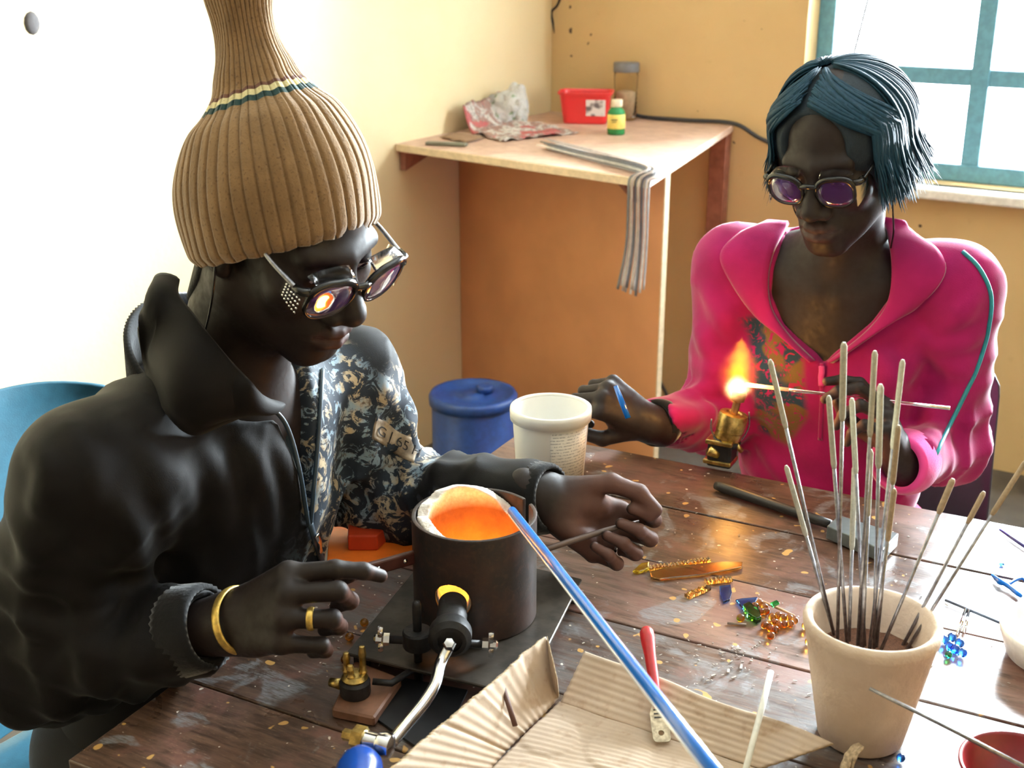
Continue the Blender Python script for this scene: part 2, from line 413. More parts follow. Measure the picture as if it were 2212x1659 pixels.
# ------------------------------------------------------------------ people: building blocks
def head_sdf(wx=1.0, nose=1.0, lips=1.0, jaw=1.0):
    """local head: x to the person's right, y forward, z up, origin between the ears"""
    def f(p):
        q = p.copy(); q[:, 0] = np.abs(q[:, 0])/wx
        d = ell((0, -.010, .036), (.073, .094, .080))(q)
        d = smin(d, ell((0, .028, -.034), (.058, .060, .082))(q), .03)
        d = smin(d, cone((.050, -.004, -.058), (.012, .066, -.100), .020, .019)(q), .026)
        d = smin(d, ell((0, .070, -.101), (.024*jaw, .019, .018))(q), .018)
        d = smin(d, ell((.043, .058, -.024), (.023, .020, .019))(q), .022)
        d = smin(d, cone((0, .086, .017), (.042, .074, .020), .0095, .009)(q), .016)
        d = smax(d, -ell((.032, .100, -.001), (.017, .019, .011))(q), .013)
        d = smin(d, ell((0, .076, -.071), (.032, .020, .024))(q), .018)
        # nose
        d = smin(d, cone((0, .086, .006), (0, .109, -.036), .0085, .0135*nose)(q), .010)
        d = smin(d, ell((.0155*nose, .098, -.042), (.0105*nose, .0125, .0095))(q), .007)
        d = smax(d, -ell((.0085*nose, .104, -.0525), (.0045, .006, .0035))(q), .003)
        # mouth
        up = smin(cone((0, .0995, -.0665), (.012, .0955, -.0655), .0062*lips, .0062*lips)(q), cone((.012, .0955, -.0655), (.027, .080, -.0715), .0062*lips, .0032)(q), .005)
        lo = smin(cone((0, .0975, -.0795), (.013, .0925, -.0790), .0074*lips, .0066*lips)(q), cone((.013, .0925, -.0790), (.027, .080, -.0730), .0066*lips, .003)(q), .005)
        d = smin(d, np.minimum(up, lo), .005)
        cut = smin(cone((0, .1075, -.0730), (.014, .100, -.0722), .0014)(q), cone((.014, .100, -.0722), (.029, .081, -.0728), .0014, .001)(q), .001)
        d = smax(d, -cut, .004)
        # eyelids over the eyeballs
        lid = ell((.032, .0730, .0005), (.0150, .0142, .0135))(q)
        gap = ell((.032, .086, -.0030), (.0115, .0100, .0032))(q)
        d = smin(d, smax(lid, -gap, .002), .004)
        # ears
        e = ell((.076, -.008, -.006), (.0085, .0180, .0300))(q)
        e = smin(e, ell((.073, -.002, -.030), (.007, .009, .010))(q), .008)
        e = smax(e, -ell((.085, -.004, -.004), (.0075, .0105, .0180))(q), .006)
        return smin(d, e, .006)*min(wx, 1.0)
    return f
def lip_mask(p, wx=1.0):
    q = np.asarray(p, np.float32).copy(); q[:, 0] = np.abs(q[:, 0])/wx
    up = np.minimum(cone((0, .0995, -.0665), (.012, .0955, -.0655), .0062)(q), cone((.012, .0955, -.0655), (.027, .080, -.0715), .0062, .0032)(q))
    lo = np.minimum(cone((0, .0975, -.0795), (.013, .0925, -.0790), .0074, .0066)(q), cone((.013, .0925, -.0790), (.027, .080, -.0730), .0066, .003)(q))
    return np.clip(1-(np.minimum(up, lo)-.0008)/.0018, 0, 1)
def head_axes(az, pitch, roll=0.0):
    """rows: right, forward, up.  az: compass direction faced (0 = away from the camera, 90 = picture right); pitch: down"""
    a = R(az); p = R(pitch)
    fw = np.array([math.sin(a)*math.cos(p), math.cos(a)*math.cos(p), -math.sin(p)])
    rt = np.array([math.cos(a), -math.sin(a), 0]); up = np.cross(rt, fw)
    c, s = math.cos(R(roll)), math.sin(R(roll))
    return np.array([rt*c+up*s, fw, up*c-rt*s])
def hand_sdf(side, curl, spread=(.10, .02, -.05, -.14), thumb=((.6, .7, -.35), (.85, .35, -.4), (.95, .1, -.3)), s=1.0, cup=0.0):
    """side 1 right hand, -1 left; local x along the fingers, y to the thumb side, z out of the back of the hand; wrist at origin.
    curl: four triples of joint bends in degrees (index .. little)"""
    mcp = [(.090, .027, .003), (.095, .0065, .006), (.089, -.0145, .004), (.079, -.034, -.002)]
    ln = [(.043, .026, .021), (.047, .030, .022), (.043, .027, .021), (.034, .021, .018)]
    rr = [(.0098, .0086, .0076, .0064), (.0100, .0088, .0078, .0066), (.0094, .0084, .0074, .0062), (.0084, .0074, .0066, .0056)]
    fs = []; tips = []
    for i in range(4):
        b = np.array(mcp[i]); b[2] -= cup*abs(i-1)*.004; a0 = 0.0; pts = [b]
        for j in range(3):
            a0 += R(curl[i][j]); sp = spread[i]
            d = np.array([math.cos(a0)*math.cos(sp), math.cos(a0)*math.sin(sp), -math.sin(a0)]); b = b+d*ln[i][j]; pts.append(b)
        g = uni(.004, *[cone(pts[j], pts[j+1], rr[i][j], rr[i][j+1]) for j in range(3)])
        fs.append(g); tips.append(pts)
    tb = np.array([.020, .022, -.010]); tp = [tb]; tl = (.046, .034, .027); tr = (.0135, .0112, .0098, .0078)
    for j in range(3): tb = tb+nrm(thumb[j])*tl[j]; tp.append(tb)
    th = uni(.005, *[cone(tp[j], tp[j+1], tr[j], tr[j+1]) for j in range(3)])
    palm = uni(.014, cone((.0, .012, 0), mcp[0], .0155, .0120), cone((.0, .004, .001), mcp[1], .0160, .0120), cone((0, -.005, 0), mcp[2], .0155, .0115), cone((0, -.012, -.002), mcp[3], .0145, .0105),
               ell((.040, .018, -.012), (.030, .016, .014)), ell((.040, -.024, -.010), (.032, .012, .013)), cone((-.03, 0, 0), (.02, 0, -.001), .0225, .0235))
    def f(p):
        q = p.copy()/s; q[:, 1] *= side
        d = palm(q)
        for g in fs: d = smin(d, g(q), .006)
        return smin(d, th(q), .008)*s
    def tolocal(i, j): q = tips[i][j].copy() if i < 4 else tp[j].copy(); q = q*s; q[1] *= side; return q
    return f, tolocal
def hand_axes(fingers, dorsal, side):
    x = nrm(fingers); z = np.array(dorsal, float); z = nrm(z-x*np.dot(x, z)); y = np.cross(z, x); return np.array([x, y, z])
def spectacles(parent, c, M, w=.070, drop=0.0, lens_h=.040, lens_w=.052, shield_mesh=False, label=None):
    """safety spectacles in head axes M at bridge point c (tilt included in M)"""
    rt, fw, up = M
    L = lambda x, y, z: np.array(c)+rt*x+fw*y+up*z
    g = MB()
    rims = {}
    for s in (-1, 1):
        a = np.linspace(0, 2*math.pi, 41)[:-1]; pts = []; rad = []
        for t in a:
            ca, sa = math.cos(t), math.sin(t)
            x = math.copysign(abs(ca)**.82, ca)*lens_w/2; z = math.copysign(abs(sa)**.85, sa)*lens_h/2
            if z > 0 and x*s > 0: z += .004*(x*s)/(lens_w/2)          # upswept outer corner
            X = s*w/2+x; Y = -.55*(abs(X)/.07)**2*.016
            pts.append(L(X, Y, z)); rad.append(.0042 if sa > .25 else .0028 if sa > -.3 else .0020)
        rims[s] = np.array(pts)
        pp = np.vstack([pts, pts[:1]]); g.tube(pp, rad+rad[:1], 8, caps=False, flat=1.0, up=fw)
        for q in (0,): g.tube([L(s*(w/2+lens_w/2-.004), -.008, .013), L(s*(w/2+lens_w/2+.006), -.013, .013), L(s*(w/2+lens_w/2+.008), -.022, .012)], [.0048, .0045, .0035], 8)
    g.tube(spline([L(-w/2+lens_w/2-.004, -.001, .008), L(0, .003, .011), L(w/2-lens_w/2+.004, -.001, .008)], 9), .0036, 8)
    fr = g.build('spectacles', MT['frame_black'], parent)
    if label: fr['label'] = label
    for s in (-1, 1):
        ct = rims[s].mean(0); n = len(rims[s]); V = []; F = []
        for k, oy in ((0, .0010), (1, -.0010)):
            for sc in (1.0, .66, .33):
                V += [ct+(p-ct)*sc+fw*(oy+.0025*(1-sc*sc)) for p in rims[s]]
            V.append(ct+fw*(oy+.0025))
        o = 3*n+1
        for k in (0, 1):
            b = k*o
            for rI in (0, 1):
                for j in range(n):
                    q = [b+rI*n+j, b+rI*n+(j+1) % n, b+(rI+1)*n+(j+1) % n, b+(rI+1)*n+j]; F.append(q[::-1] if k else q)
            for j in range(n):
                q = [b+2*n+j, b+2*n+(j+1) % n, b+3*n]; F.append(q[::-1] if k else q)
        F += [[j, o+j, o+(j+1) % n, (j+1) % n] for j in range(n)]
        obj('lens', V, F, MT['lens'], fr)
        x0 = w/2+lens_w/2+.007
        m = MB(); m.tube(spline([L(s*x0, -.018, .012), L(s*(x0+.002), -.06, .016), L(s*(x0-.004), -.098, .020), L(s*(x0-.008), -.118, .006), L(s*(x0-.010), -.128, -.012)], 24), np.linspace(.0024, .0020, 24), 8)
        m.build('temple', MT['steel'] if shield_mesh else MT['frame_black'], fr)
        # side shield: a curved plate from the lens edge back along the temple
        V = []; F = []; nu, nv = 8, 9
        for k, ofs in ((0, 0), (1, -.0012)):
            for i in range(nu):
                for j in range(nv):
                    u = i/(nu-1); vv = j/(nv-1)*2-1
                    hgt = .019*(1-.55*u**2.2)
                    V.append(L(s*(w/2+lens_w/2+.002+.005*u+ofs), -.006-.030*u, -.002+vv*hgt+.004*u))
        M0 = nu*nv
        for i in range(nu-1):
            for j in range(nv-1):
                q = [i*nv+j, i*nv+j+1, (i+1)*nv+j+1, (i+1)*nv+j]; F += [q, [x+M0 for x in q[::-1]]]
        sh = obj('side_shield', V, F, MT['shield'], fr)
        if shield_mesh:
            m = MB()
            for i in range(6):
                for j in range(6):
                    u = .25+.6*i/5; vv = -.75+1.5*j/5; hgt = .019*(1-.55*u**2.2)
                    m.lathe([(0, .0006), (.0014, .0004), (.0016, 0), (0, -.0003)], L(s*(w/2+lens_w/2+.0026+.005*u), -.006-.030*u, -.002+vv*hgt+.004*u), 6, frame(rt*s))
            o_ = m.build('shield_dimples', MT['chrome'], fr); o_['kind'] = 'stuff'
    # upper brow guards: thin clear plates above each lens
    for s in (-1, 1):
        V = []; F = []; n = 12
        for k in range(n):
            t = k/(n-1); x = s*(w/2)+(t*2-1)*lens_w*.42; hh = .012*math.sin(math.pi*min(1, .12+.88*t if s > 0 else 1.0-.88*t))**.5
            for (yy, zz) in ((-.002, lens_h/2), (-.014, lens_h/2+hh*.6), (-.0152, lens_h/2+hh*.6), (-.0034, lens_h/2)): V.append(L(x, yy-.006*(abs(x)/.06)**2, zz))
        for k in range(n-1):
            for j in range(4): F.append([k*4+j, k*4+(j+1) % 4, (k+1)*4+(j+1) % 4, (k+1)*4+j])
        F += [[0, 1, 2, 3], [(n-1)*4+3, (n-1)*4+2, (n-1)*4+1, (n-1)*4]]
        obj('brow_guard', V, F, MT['shield'], fr)
    return fr
def eyes(parent, c, M, wx=1.0, look=(0, -.35)):
    rt, fw, up = M
    for s in (-1, 1):
        ce = np.array(c)+rt*s*.032*wx+fw*.0730+up*.0003
        d = nrm(fw+up*look[1]+rt*look[0]); A = frame(d, up)
        prof = [(0, -.0125)]+[(.0125*math.sin(t), -.0125*math.cos(t)) for t in np.linspace(.2, 2.55, 14)]
        m = MB(); m.lathe(prof+[(.0055, .0112), (0, .0113)], ce, 20, A); e = m.build('eyeball', MT['eye'], parent)
        m = MB(); m.lathe([(.0060, .0108), (.0056, .0116), (.003, .0126), (0, .0129)], ce, 20, A); m.build('iris', MT['iris'], e)
# ------------------------------------------------------------------ shared body builder
def add_body(parent, mat, pieces, lipf, palmf):
    """pieces: list of (V,F); one mesh object"""
    V = np.vstack([p[0] for p in pieces]); F = []; n = 0
    for v, f in pieces: F.append(f+n); n += len(v)
    o = obj('body', V, np.vstack(F), mat, parent); attr(o, 'lip', lipf(V)); attr(o, 'palm', palmf(V)); return o
# ================================================================== the man at the left
MAN = thing('person', 'person in a tan ribbed bobble beanie and dark printed jacket leaning over the small furnace', 'person', (-.47, 1.40, 0))
m_hc = np.array(P(615, 491, 1.22)); m_HA = head_axes(126, 23, -3)
m_shR = P(200, 1035, 1.11); m_shL = P(752, 815, 1.43)
m_elR = P(95, 1415, 1.13); m_wrR = P(498, 1345, 1.065)
m_elL = P(842, 1070, 1.445); m_wrL = P(1180, 1076, 1.315)
m_rt = nrm((m_shR-m_shL)*[1, 1, 0]); m_fw = np.array([-m_rt[1], m_rt[0], 0]); 
m_nb = (m_shR+m_shL)/2+np.array([0, 0, .035])-m_fw*.01
m_pel = (m_shR+m_shL)/2*np.array([1, 1, 0])-m_fw*.16+np.array([0, 0, .53])
m_upT = nrm(m_nb-m_pel); m_fwT = nrm(np.cross(m_upT, m_rt)); m_TA = np.array([m_rt, m_fwT, m_upT])
m_hd = xf(head_sdf(1.0, 1.08, 1.12), m_hc, m_HA)
def m_h(x, y, z): return m_hc+m_HA[0]*x+m_HA[1]*y+m_HA[2]*z
def m_t(x, y, z): return m_nb+m_TA[0]*x+m_TA[1]*y+m_TA[2]*z
m_chestskin = uni(.05, ell(m_t(0, .01, -.12), (.150, .085, .16), m_TA), cone(m_t(-.13, 0, -.05), m_t(.13, 0, -.05), .05))
m_neck = uni(.03, cone(m_h(0, -.030, -.070), m_nb-m_upT*.02, .056, .064), m_chestskin)
m_headneck = uni(.035, m_hd, m_neck)
V1, F1 = mesh_sdf(m_headneck, m_hc-np.array([.20, .20, .36]), m_hc+np.array([.16, .16, .15]), .0026)
# hands
m_xR = nrm(P(640, 1310, 1.06)-m_wrR); m_zR = nrm(CO-m_wrR)*1.0+np.array([-.12, 0, .38])
m_xR = nrm(P(650, 1294, 1.012)-m_wrR)
m_RA = hand_axes(m_xR, m_zR, 1)
m_hR, m_tipR = hand_sdf(1, [(34, 26, 30), (38, 82, 55), (42, 86, 55), (46, 86, 50)], (.05, .01, -.03, -.06),
                        ((.70, .30, -.64), (.94, .0, -.34), (.99, -.10, .0)), 1.04, .5)
m_handR = xf(m_hR, m_wrR, m_RA)
m_xL = nrm(P(1330, 1152, 1.325)-m_wrL); m_palmL = nrm(CO-m_wrL)+np.array([-.10, 0, .28])
m_LA = hand_axes(m_xL, -m_palmL, -1)
m_hL, m_tipL = hand_sdf(-1, [(34, 98, 62), (46, 100, 58), (52, 100, 55), (56, 95, 50)], (.10, .02, -.06, -.16),
                        ((.78, .50, -.42), (.96, .06, -.40), (.90, -.35, -.20)), 1.02, .4)
m_handL = xf(m_hL, m_wrL, m_LA)
pcs = [(V1, F1)]
for hf, wr, el, A in ((m_handR, m_wrR, m_elR, m_RA), (m_handL, m_wrL, m_elL, m_LA)):
    fx = wr+nrm(el-wr)*.13; ff = uni(.02, hf, cone(wr+nrm(el-wr)*.005, fx, .0235, .034))
    c = wr+A[0]*.06
    pcs.append(mesh_sdf(ff, np.minimum(fx, c-.12)-.04, np.maximum(fx, c+.12)+.04, .0019))
m_hipR = m_pel+m_rt*.09; m_hipL = m_pel-m_rt*.09
m_knR = m_hipR+m_fw*.40+np.array([0, 0, -.02]); m_knL = m_hipL+m_fw*.38+np.array([0, 0, -.02])
m_anR = m_knR*[1, 1, 0]+m_fw*.02+np.array([0, 0, .09]); m_anL = m_knL*[1, 1, 0]-m_fw*.04+np.array([0, 0, .09])
m_core = uni(.03, ell((m_pel+m_nb)/2, (.135, .085, .24), m_TA), ell(m_pel, (.15, .10, .11), m_TA), cone(m_shR, m_elR, .045, .038), cone(m_elR, m_wrR, .038, .026), cone(m_shL, m_elL, .045, .038), cone(m_elL, m_wrL, .038, .026),
             cone(m_nb-m_upT*.06, m_shR, .05, .045), cone(m_nb-m_upT*.06, m_shL, .05, .045), cone(m_hipR, m_knR, .07, .05), cone(m_hipL, m_knL, .07, .05), cone(m_knR, m_anR, .048, .035), cone(m_knL, m_anL, .048, .035))
pcs.append(mesh_sdf(m_core, m_pel+np.array([-.55, -.6, -.53]), m_nb+np.array([.55, .5, .1]), .011))
def m_palmf(V):
    r = np.zeros(len(V))
    for wr, A in ((m_wrR, m_RA), (m_wrL, m_LA)):
        q = (V-wr)@A.T; inh = (q[:, 0] > -.01) & (q[:, 0] < .22) & (np.abs(q[:, 1]) < .09) & (np.abs(q[:, 2]) < .1)
        N = grad(uni(.01, m_handR, m_handL), V[inh])@A.T
        r[inh] = np.clip(-N[:, 2]*1.6, 0, 1)*.8*np.clip((q[inh][:, 0]-.0)/.04, 0, 1)
    return r
add_body(MAN, MT['skin_man'], pcs, lambda V: lip_mask((V-m_hc)@m_HA.T), m_palmf)
eyes(MAN, m_hc, m_HA, 1.0, (0, -.5))
# ---- jacket
t = cloth('dark_jacket_cloth', (.0062, .0054, .0056), .70, .05, 900, .2, .2, .18)
# faded print: grungy lettering-like flecks in cream and light blue where the attribute says there is print
v = t.coord((1, 1, 1)); n1 = t.noise(v, 55, 5, .65, 1.2); n2 = t.noise(v, 22, 3, .5, .8); n3 = t.noise(v, 160, 3)
f1 = t.math('MULTIPLY', t.val(n1, .50, .56), t.at('print'))
pc = t.mix(t.val(n2, .42, .58), (.50, .40, .26), (.26, .36, .44)); pc = t.mix(t.val(n3, .5, .7), pc, (.16, .12, .09))
base = t.b.inputs['Base Color'].links[0].from_socket
bl = t.mix(t.math('MULTIPLY', t.at('print'), .55), base, (.05, .07, .10))
t.set(Base_Color=t.mix(f1, bl, pc)); MT['jacket_man'] = t.m
MT['jacket_plain'] = cloth('dark_jacket_collar_cloth', (.0070, .0062, .0062), .72, .05, 900, .15, .2, .16).m
MT['rib_black'] = cloth('black_ribbed_knit', (.007, .007, .008), .9, .3, 300, .2, .5).m
MT['zip_blue'] = plain('slate_zip_tape', (.035, .06, .085), .5)
def m_fold(p):
    d = np.zeros(len(p), np.float32)
    # long folds running from the armpits, and bunched rings at the elbows
    q = ((p-m_nb)@m_TA.T).astype(np.float32)
    d += .0055*np.sin(70*q[:, 0]+26*q[:, 2]+2.2*vnoise(p, 14, 3)*3)*np.exp(-((q[:, 2]+.22)/.16)**2)*np.exp(-((q[:, 1]-.1)/.12)**2)
    for sh, el, wr in ((m_shR, m_elR, m_wrR), (m_shL, m_elL, m_wrL)):
        for a, b, amp, fr, ph in ((sh, el, .0045, 60, 0), (el, wr, .0055, 64, 1.0)):
            ax = nrm(b-a); tt = (p-a)@ax.astype(np.float32); L = np.linalg.norm(b-a); 
            rad = np.linalg.norm((p-a)-tt[:, None]*ax, axis=1)
            e = np.exp(-((tt-(L*.72 if a is sh else L*.35))/(.10))**2)*np.clip((.125-rad)/.04, 0, 1)
            w_ = np.sin(fr*tt+5*vnoise(p, 9, 5)+ph); d += amp*1.0*e*(1-2*np.abs(w_)**.8+.3)
    rd = 1-2*np.sqrt(np.abs(vnoise((p@m_TA.T.astype(np.float32))*np.array([1.9, 1.2, .75], np.float32), 22, 9))+.002)
    return d+.006*rd+.002*vnoise(p, 75, 4)
m_cuffR = m_wrR+nrm(m_elR-m_wrR)*.055; m_cuffL = m_wrL+nrm(m_elL-m_wrL)*.022
m_jbase = uni(.05, ell(m_t(0, .0, -.16), (.178, .125, .19), m_TA), ell(m_t(0, .005, -.36), (.172, .135, .19), m_TA), cone(m_nb-m_upT*.035, m_shR, .086, .070), cone(m_nb-m_upT*.050, m_shL, .074, .056))
m_armR = uni(.03, cone(m_shR, m_elR, .072, .068), cone(m_elR, m_cuffR, .068, .046)); m_armL = uni(.03, cone(m_shL, m_elL, .060, .052), cone(m_elL, m_cuffL, .053, .047))
m_jraw = uni(.035, m_jbase, m_armR, m_armL)
m_hem = m_t(0, 0, -.50)
m_fl = [[(262, 900), (330, 1000), (362, 1110), (372, 1185)], [(300, 960), (392, 1060), (412, 1180)], [(420, 950), (470, 1040), (482, 1150)], [(520, 950), (570, 1050), (592, 1150)], [(590, 960), (615, 1020), (645, 1085)], [(250, 1080), (300, 1180), (310, 1260)],
        [(60, 960), (110, 1020), (70, 1120)], [(18, 1110), (70, 1190), (60, 1280)], [(40, 1340), (140, 1365), (240, 1335)], [(40, 1400), (150, 1420), (260, 1372)], [(96, 1475), (150, 1425), (172, 1372)], [(160, 1495), (205, 1440), (228, 1385)], [(236, 1500), (258, 1440), (272, 1385)], [(310, 1505), (312, 1440), (330, 1400)], [(150, 900), (190, 1000), (200, 1100)], [(360, 1460), (362, 1400)],
        [(820, 830), (868, 900), (892, 960)], [(855, 850), (905, 910), (925, 960)], [(930, 950), (985, 962), (1025, 990)], [(880, 1010), (960, 1022), (1050, 1012)], [(850, 1062), (930, 1064), (1085, 1030)], [(940, 1100), (1010, 1080), (1100, 1050)], [(760, 900), (800, 980), (830, 1060)]]
m_rg = ridges(lambda p: m_jraw(p)-m_fold(p), m_fl, .012, .0065)
m_rgu = uni(.012, *m_rg)
def m_jack0(p): return smax(smin(m_jraw(p)-m_fold(p), m_rgu(p), .016), -((p-m_hem)@m_upT.astype(np.float32)), .01)
# opening: hits of the front edges, as a polygon in the plane of the chest
opx = [(560, 860), (612, 912), (642, 1010), (660, 1130), (672, 1130), (682, 950), (692, 790), (640, 700), (470, 640), (470, 760)]
hp, ok = march(m_jack0, opx); oq = (hp-m_nb)@m_TA.T
m_open = poly2([(.050, .12), (.026, .045), (.006, .012), (-.011, -.044), (-.027, -.118), (-.034, -.120), (-.045, -.03), (-.060, .02), (-.060, .12)])
def m_cut(p):
    q = ((p-m_nb)@m_TA.T).astype(np.float32); return np.maximum(m_open(q[:, [0, 2]]), .035-q[:, 1])
def m_neckhole(p): return cone(m_nb-m_upT*.010-m_fwT*.008, m_nb+m_upT*.2+m_fwT*.03, .068, .15)(p)
def m_sleevecut(p):
    d = np.full(len(p), 1e3, np.float32)
    for c, w, e in ((m_cuffR, m_wrR, m_elR), (m_cuffL, m_wrL, m_elL)):
        d = np.minimum(d, np.maximum(cone(c+nrm(e-c)*.015, w+nrm(w-e)*.05, .027, .036)(p), -10))
        d = np.minimum(d, cone(w+nrm(w-e)*.02, w+nrm(w-e)*.02, .001)(p))
    return d
def m_jack(p): return smax(smax(smax(smax(m_jack0(p), -m_cut(p), .006), -m_neckhole(p), .01), -m_sleevecut(p), .006), -table_space(p), .003)
_j = [m_pel-.1, m_pel+.1, m_wrR, m_wrL, m_nb, m_elL, m_elR, m_shL, m_shR]; lo = np.min(_j, 0)-.14; hi = np.max(_j, 0)+.14
Vj, Fj = mesh_sdf(m_jack, lo, hi, .0052); Vj = relax(Vj, Fj, 1)
jk = obj('jacket', Vj, Fj, MT['jacket_man'], MAN)
q = (Vj-m_nb)@m_TA.T; px = proj(Vj)
zx = np.interp(q[:, 2], oq[[3, 2, 1, 0]][:, 2], oq[[3, 2, 1, 0]][:, 0])
onleft = np.clip((zx-.004-q[:, 0])/.006, 0, 1)*np.clip((q[:, 1]-.0)/.02, 0, 1)*np.clip((q[:, 0]+.175)/.02, 0, 1)*np.clip((-q[:, 2]+.045)/.03, 0, 1)
fleck = np.clip((q[:, 0]-zx)/.004, 0, 1)*np.exp(-((q[:, 0]-zx)/.035)**2)*np.clip((q[:, 1]-.03)/.02, 0, 1)*np.exp(-((q[:, 2]+.27)/.08)**2)*.9
axL = nrm(m_elL-m_shL); tl = (Vj-m_shL)@axL; rl = np.linalg.norm((Vj-m_shL)-tl[:, None]*axL, axis=1)
slv = np.clip((tl+.02)/.03, 0, 1)*np.clip((.21-tl)/.03, 0, 1)*np.clip((.10-rl)/.01, 0, 1)*.9*(q[:, 0] < -.10)
attr(jk, 'print', np.clip(np.maximum(np.maximum(onleft, fleck), slv), 0, 1))
# lettering on the far sleeve: a cream block with dark characters
def lettering(f, text, org, vx, vy, mat, name, parent, off=.0016):
    cu = bpy.data.curves.new('t', 'FONT'); cu.body = text; cu.size = 1.0; cu.resolution_u = 3
    to = bpy.data.objects.new('t', cu); COL.objects.link(to); bpy.context.view_layer.update()
    me = to.evaluated_get(bpy.context.evaluated_depsgraph_get()).to_mesh()
    v = np.array([x.co[:2] for x in me.vertices]); F = [list(p.vertices) for p in me.polygons]; to.to_mesh_clear()
    bpy.data.objects.remove(to); bpy.data.curves.remove(cu)
    g = np.array(org)+v[:, :1]*np.array(vx)+v[:, 1:]*np.array(vy); p, ok = march(f, g); p = p+grad(f, p)*off
    return obj(name, p, F, mat, parent, False)
patch(m_jack0, [(812, 902), (835, 912), (862, 934), (905, 950)], [(804, 948), (830, 962), (858, 984), (894, 1000)], plain('cream_print', (.30, .235, .165), .8, vs=70, var=.4), 'print_block', MAN, -.0005, .0010, 8, 24)
lettering(m_jack0, 'G J 65 H', (810, 936), (27, 15.5), (8, -30), plain('dark_print', (.02, .016, .014), .8), 'lettering', MAN, .0022)
# shirt under the jacket
m_sh = uni(.03, ell(m_t(0, .006, -.17), (.160, .103, .19), m_TA), cone(m_t(-.08, .01, -.04), m_t(.08, .01, -.04), .056), cone(m_nb-m_upT*.06, m_nb+m_upT*.0+m_fwT*.006, .074, .066))
m_shirt = sub(.006, m_sh, cone(m_nb-m_upT*.012+m_fwT*.015, m_nb+m_upT*.15+m_fwT*.05, .062, .09))
Vs, Fs = mesh_sdf(m_shirt, m_nb-np.array([.25, .25, .42]), m_nb+np.array([.25, .25, .1]), .006)
obj('shirt', Vs, Fs, MT['teal_shirt'], MAN)
# zip tapes along the opening and the closed zip below it
strip(m_jack0, [(556, 862), (612, 912), (642, 1010), (664, 1135)], .0026, MT['zip_blue'], 'zipper', MAN, .002, 40)
strip(m_jack0, [(694, 800), (684, 950), (668, 1135)], .0026, MT['zip_blue'], 'zipper', MAN, .002, 40)
strip(m_jack0, [(666, 1130), (676, 1165), (690, 1200), (702, 1235)], .0045, MT['zip_blue'], 'zipper', MAN, .003, 30, flat=.5)
strip(m_jack0, [(672, 1150), (684, 1185)], .0035, MT['chrome'], 'zip_pull', MAN, .008, 10, flat=.5)
# broad turned-down collar: near side flap, and the far side
def loft(A3, B3, mat, name, parent, rows=14, n=44, bulge=.014, th=.005):
    a = spline(A3, n); b = spline(B3, n); t_ = np.linspace(0, 1, rows)[:, None, None]; q = a[None]*(1-t_)+b[None]*t_
    gu = np.gradient(q, axis=0); gv = np.gradient(q, axis=1); N = np.cross(gu, gv); N /= np.linalg.norm(N, axis=2)[..., None]+1e-9
    s = np.sign((N*(CO-q)).sum(2).mean()); N *= s; top = q+N*(bulge*np.sin(np.clip(t_*1.15, 0, 1)*math.pi)**.7+th*.5); bot = top-N*th
    V = np.vstack([top.reshape(-1, 3), bot.reshape(-1, 3)]); M = rows*n; F = []
    for i in range(rows-1):
        for j in range(n-1):
            c = [i*n+j, i*n+j+1, (i+1)*n+j+1, (i+1)*n+j]; F.append(c if s > 0 else c[::-1]); F.append([x+M for x in (c[::-1] if s > 0 else c)])
    rim = [j for j in range(n)]+[i*n+n-1 for i in range(1, rows)]+[(rows-1)*n+j for j in range(n-2, -1, -1)]+[i*n for i in range(rows-2, 0, -1)]
    for i in range(len(rim)):
        x, y = rim[i], rim[(i+1) % len(rim)]; c = [x, x+M, y+M, y]; F.append(c if s > 0 else c[::-1])
    return obj(name, V, F, mat, parent)
bpx = [(318, 805), (362, 905), (410, 942), (480, 915), (545, 890), (585, 890)]
hp2, ok2 = march(m_jack0, bpx); hp2 = hp2+grad(m_jack0, hp2)*.004
B3 = [P(330, 640, 1.235), P(299, 700, 1.185)]+list(hp2)
A3 = [P(385, 600, 1.235), P(385, 635, 1.20), P(425, 690, 1.165), P(470, 745, 1.15), P(515, 800, 1.145), P(550, 838, 1.142), np.array(hp2[-1])+[0, 0, .012]]
loft(A3, B3, MT['jacket_plain'], 'collar', MAN)
# standing ribbed collar behind the neck
V = []; F = []; nn = 180; m_ = 6
for i in range(nn):
    a = R(-58+270*i/(nn-1)); x = math.cos(a); y = -math.sin(a); bk = .5+.5*math.sin(a)
    for side_ in (0, 1):
        for j in range(m_):
            t_ = j/(m_-1) if not side_ else 1-j/(m_-1); r_ = (.083 if not side_ else .077)+.020*t_*bk+(.0011*math.cos(i*math.pi) if not side_ else 0)
            V.append(m_t(0, -.016, -.01)+m_TA[0]*x*r_*1.05+m_TA[1]*y*r_+m_TA[2]*(-.04+(.05+.062*bk)*t_))
k = 2*m_
for i in range(nn-1):
    for j in range(k): F.append([i*k+j, i*k+(j+1) % k, (i+1)*k+(j+1) % k, (i+1)*k+j])
F += [list(range(k))[::-1], [(nn-1)*k+j for j in range(k)]]
obj('ribbed_collar', V, F, MT['rib_black'], MAN)
# ribbed cuffs and waistband
for c, w, e, r0 in ((m_cuffR, m_wrR, m_elR, .046), (m_cuffL, m_wrL, m_elL, .044)):
    ax = nrm(w-e); A = frame(ax); m = MB(); n = 72; prof = []
    m.lathe([(r0-.004, -.012), (r0, -.002), (r0-.002, .022), (r0-.004, .030), (r0-.009, .031), (r0-.010, .02), (r0-.010, -.01)], c, n, A, closed=True)
    v = m.v[0]; ang = np.tile(np.arange(n), 7); 
    v -= c; v *= (1+.018*np.cos(ang*math.pi))[:, None]*np.ones(3); v += c
    m.build('cuff', MT['rib_black'], MAN)
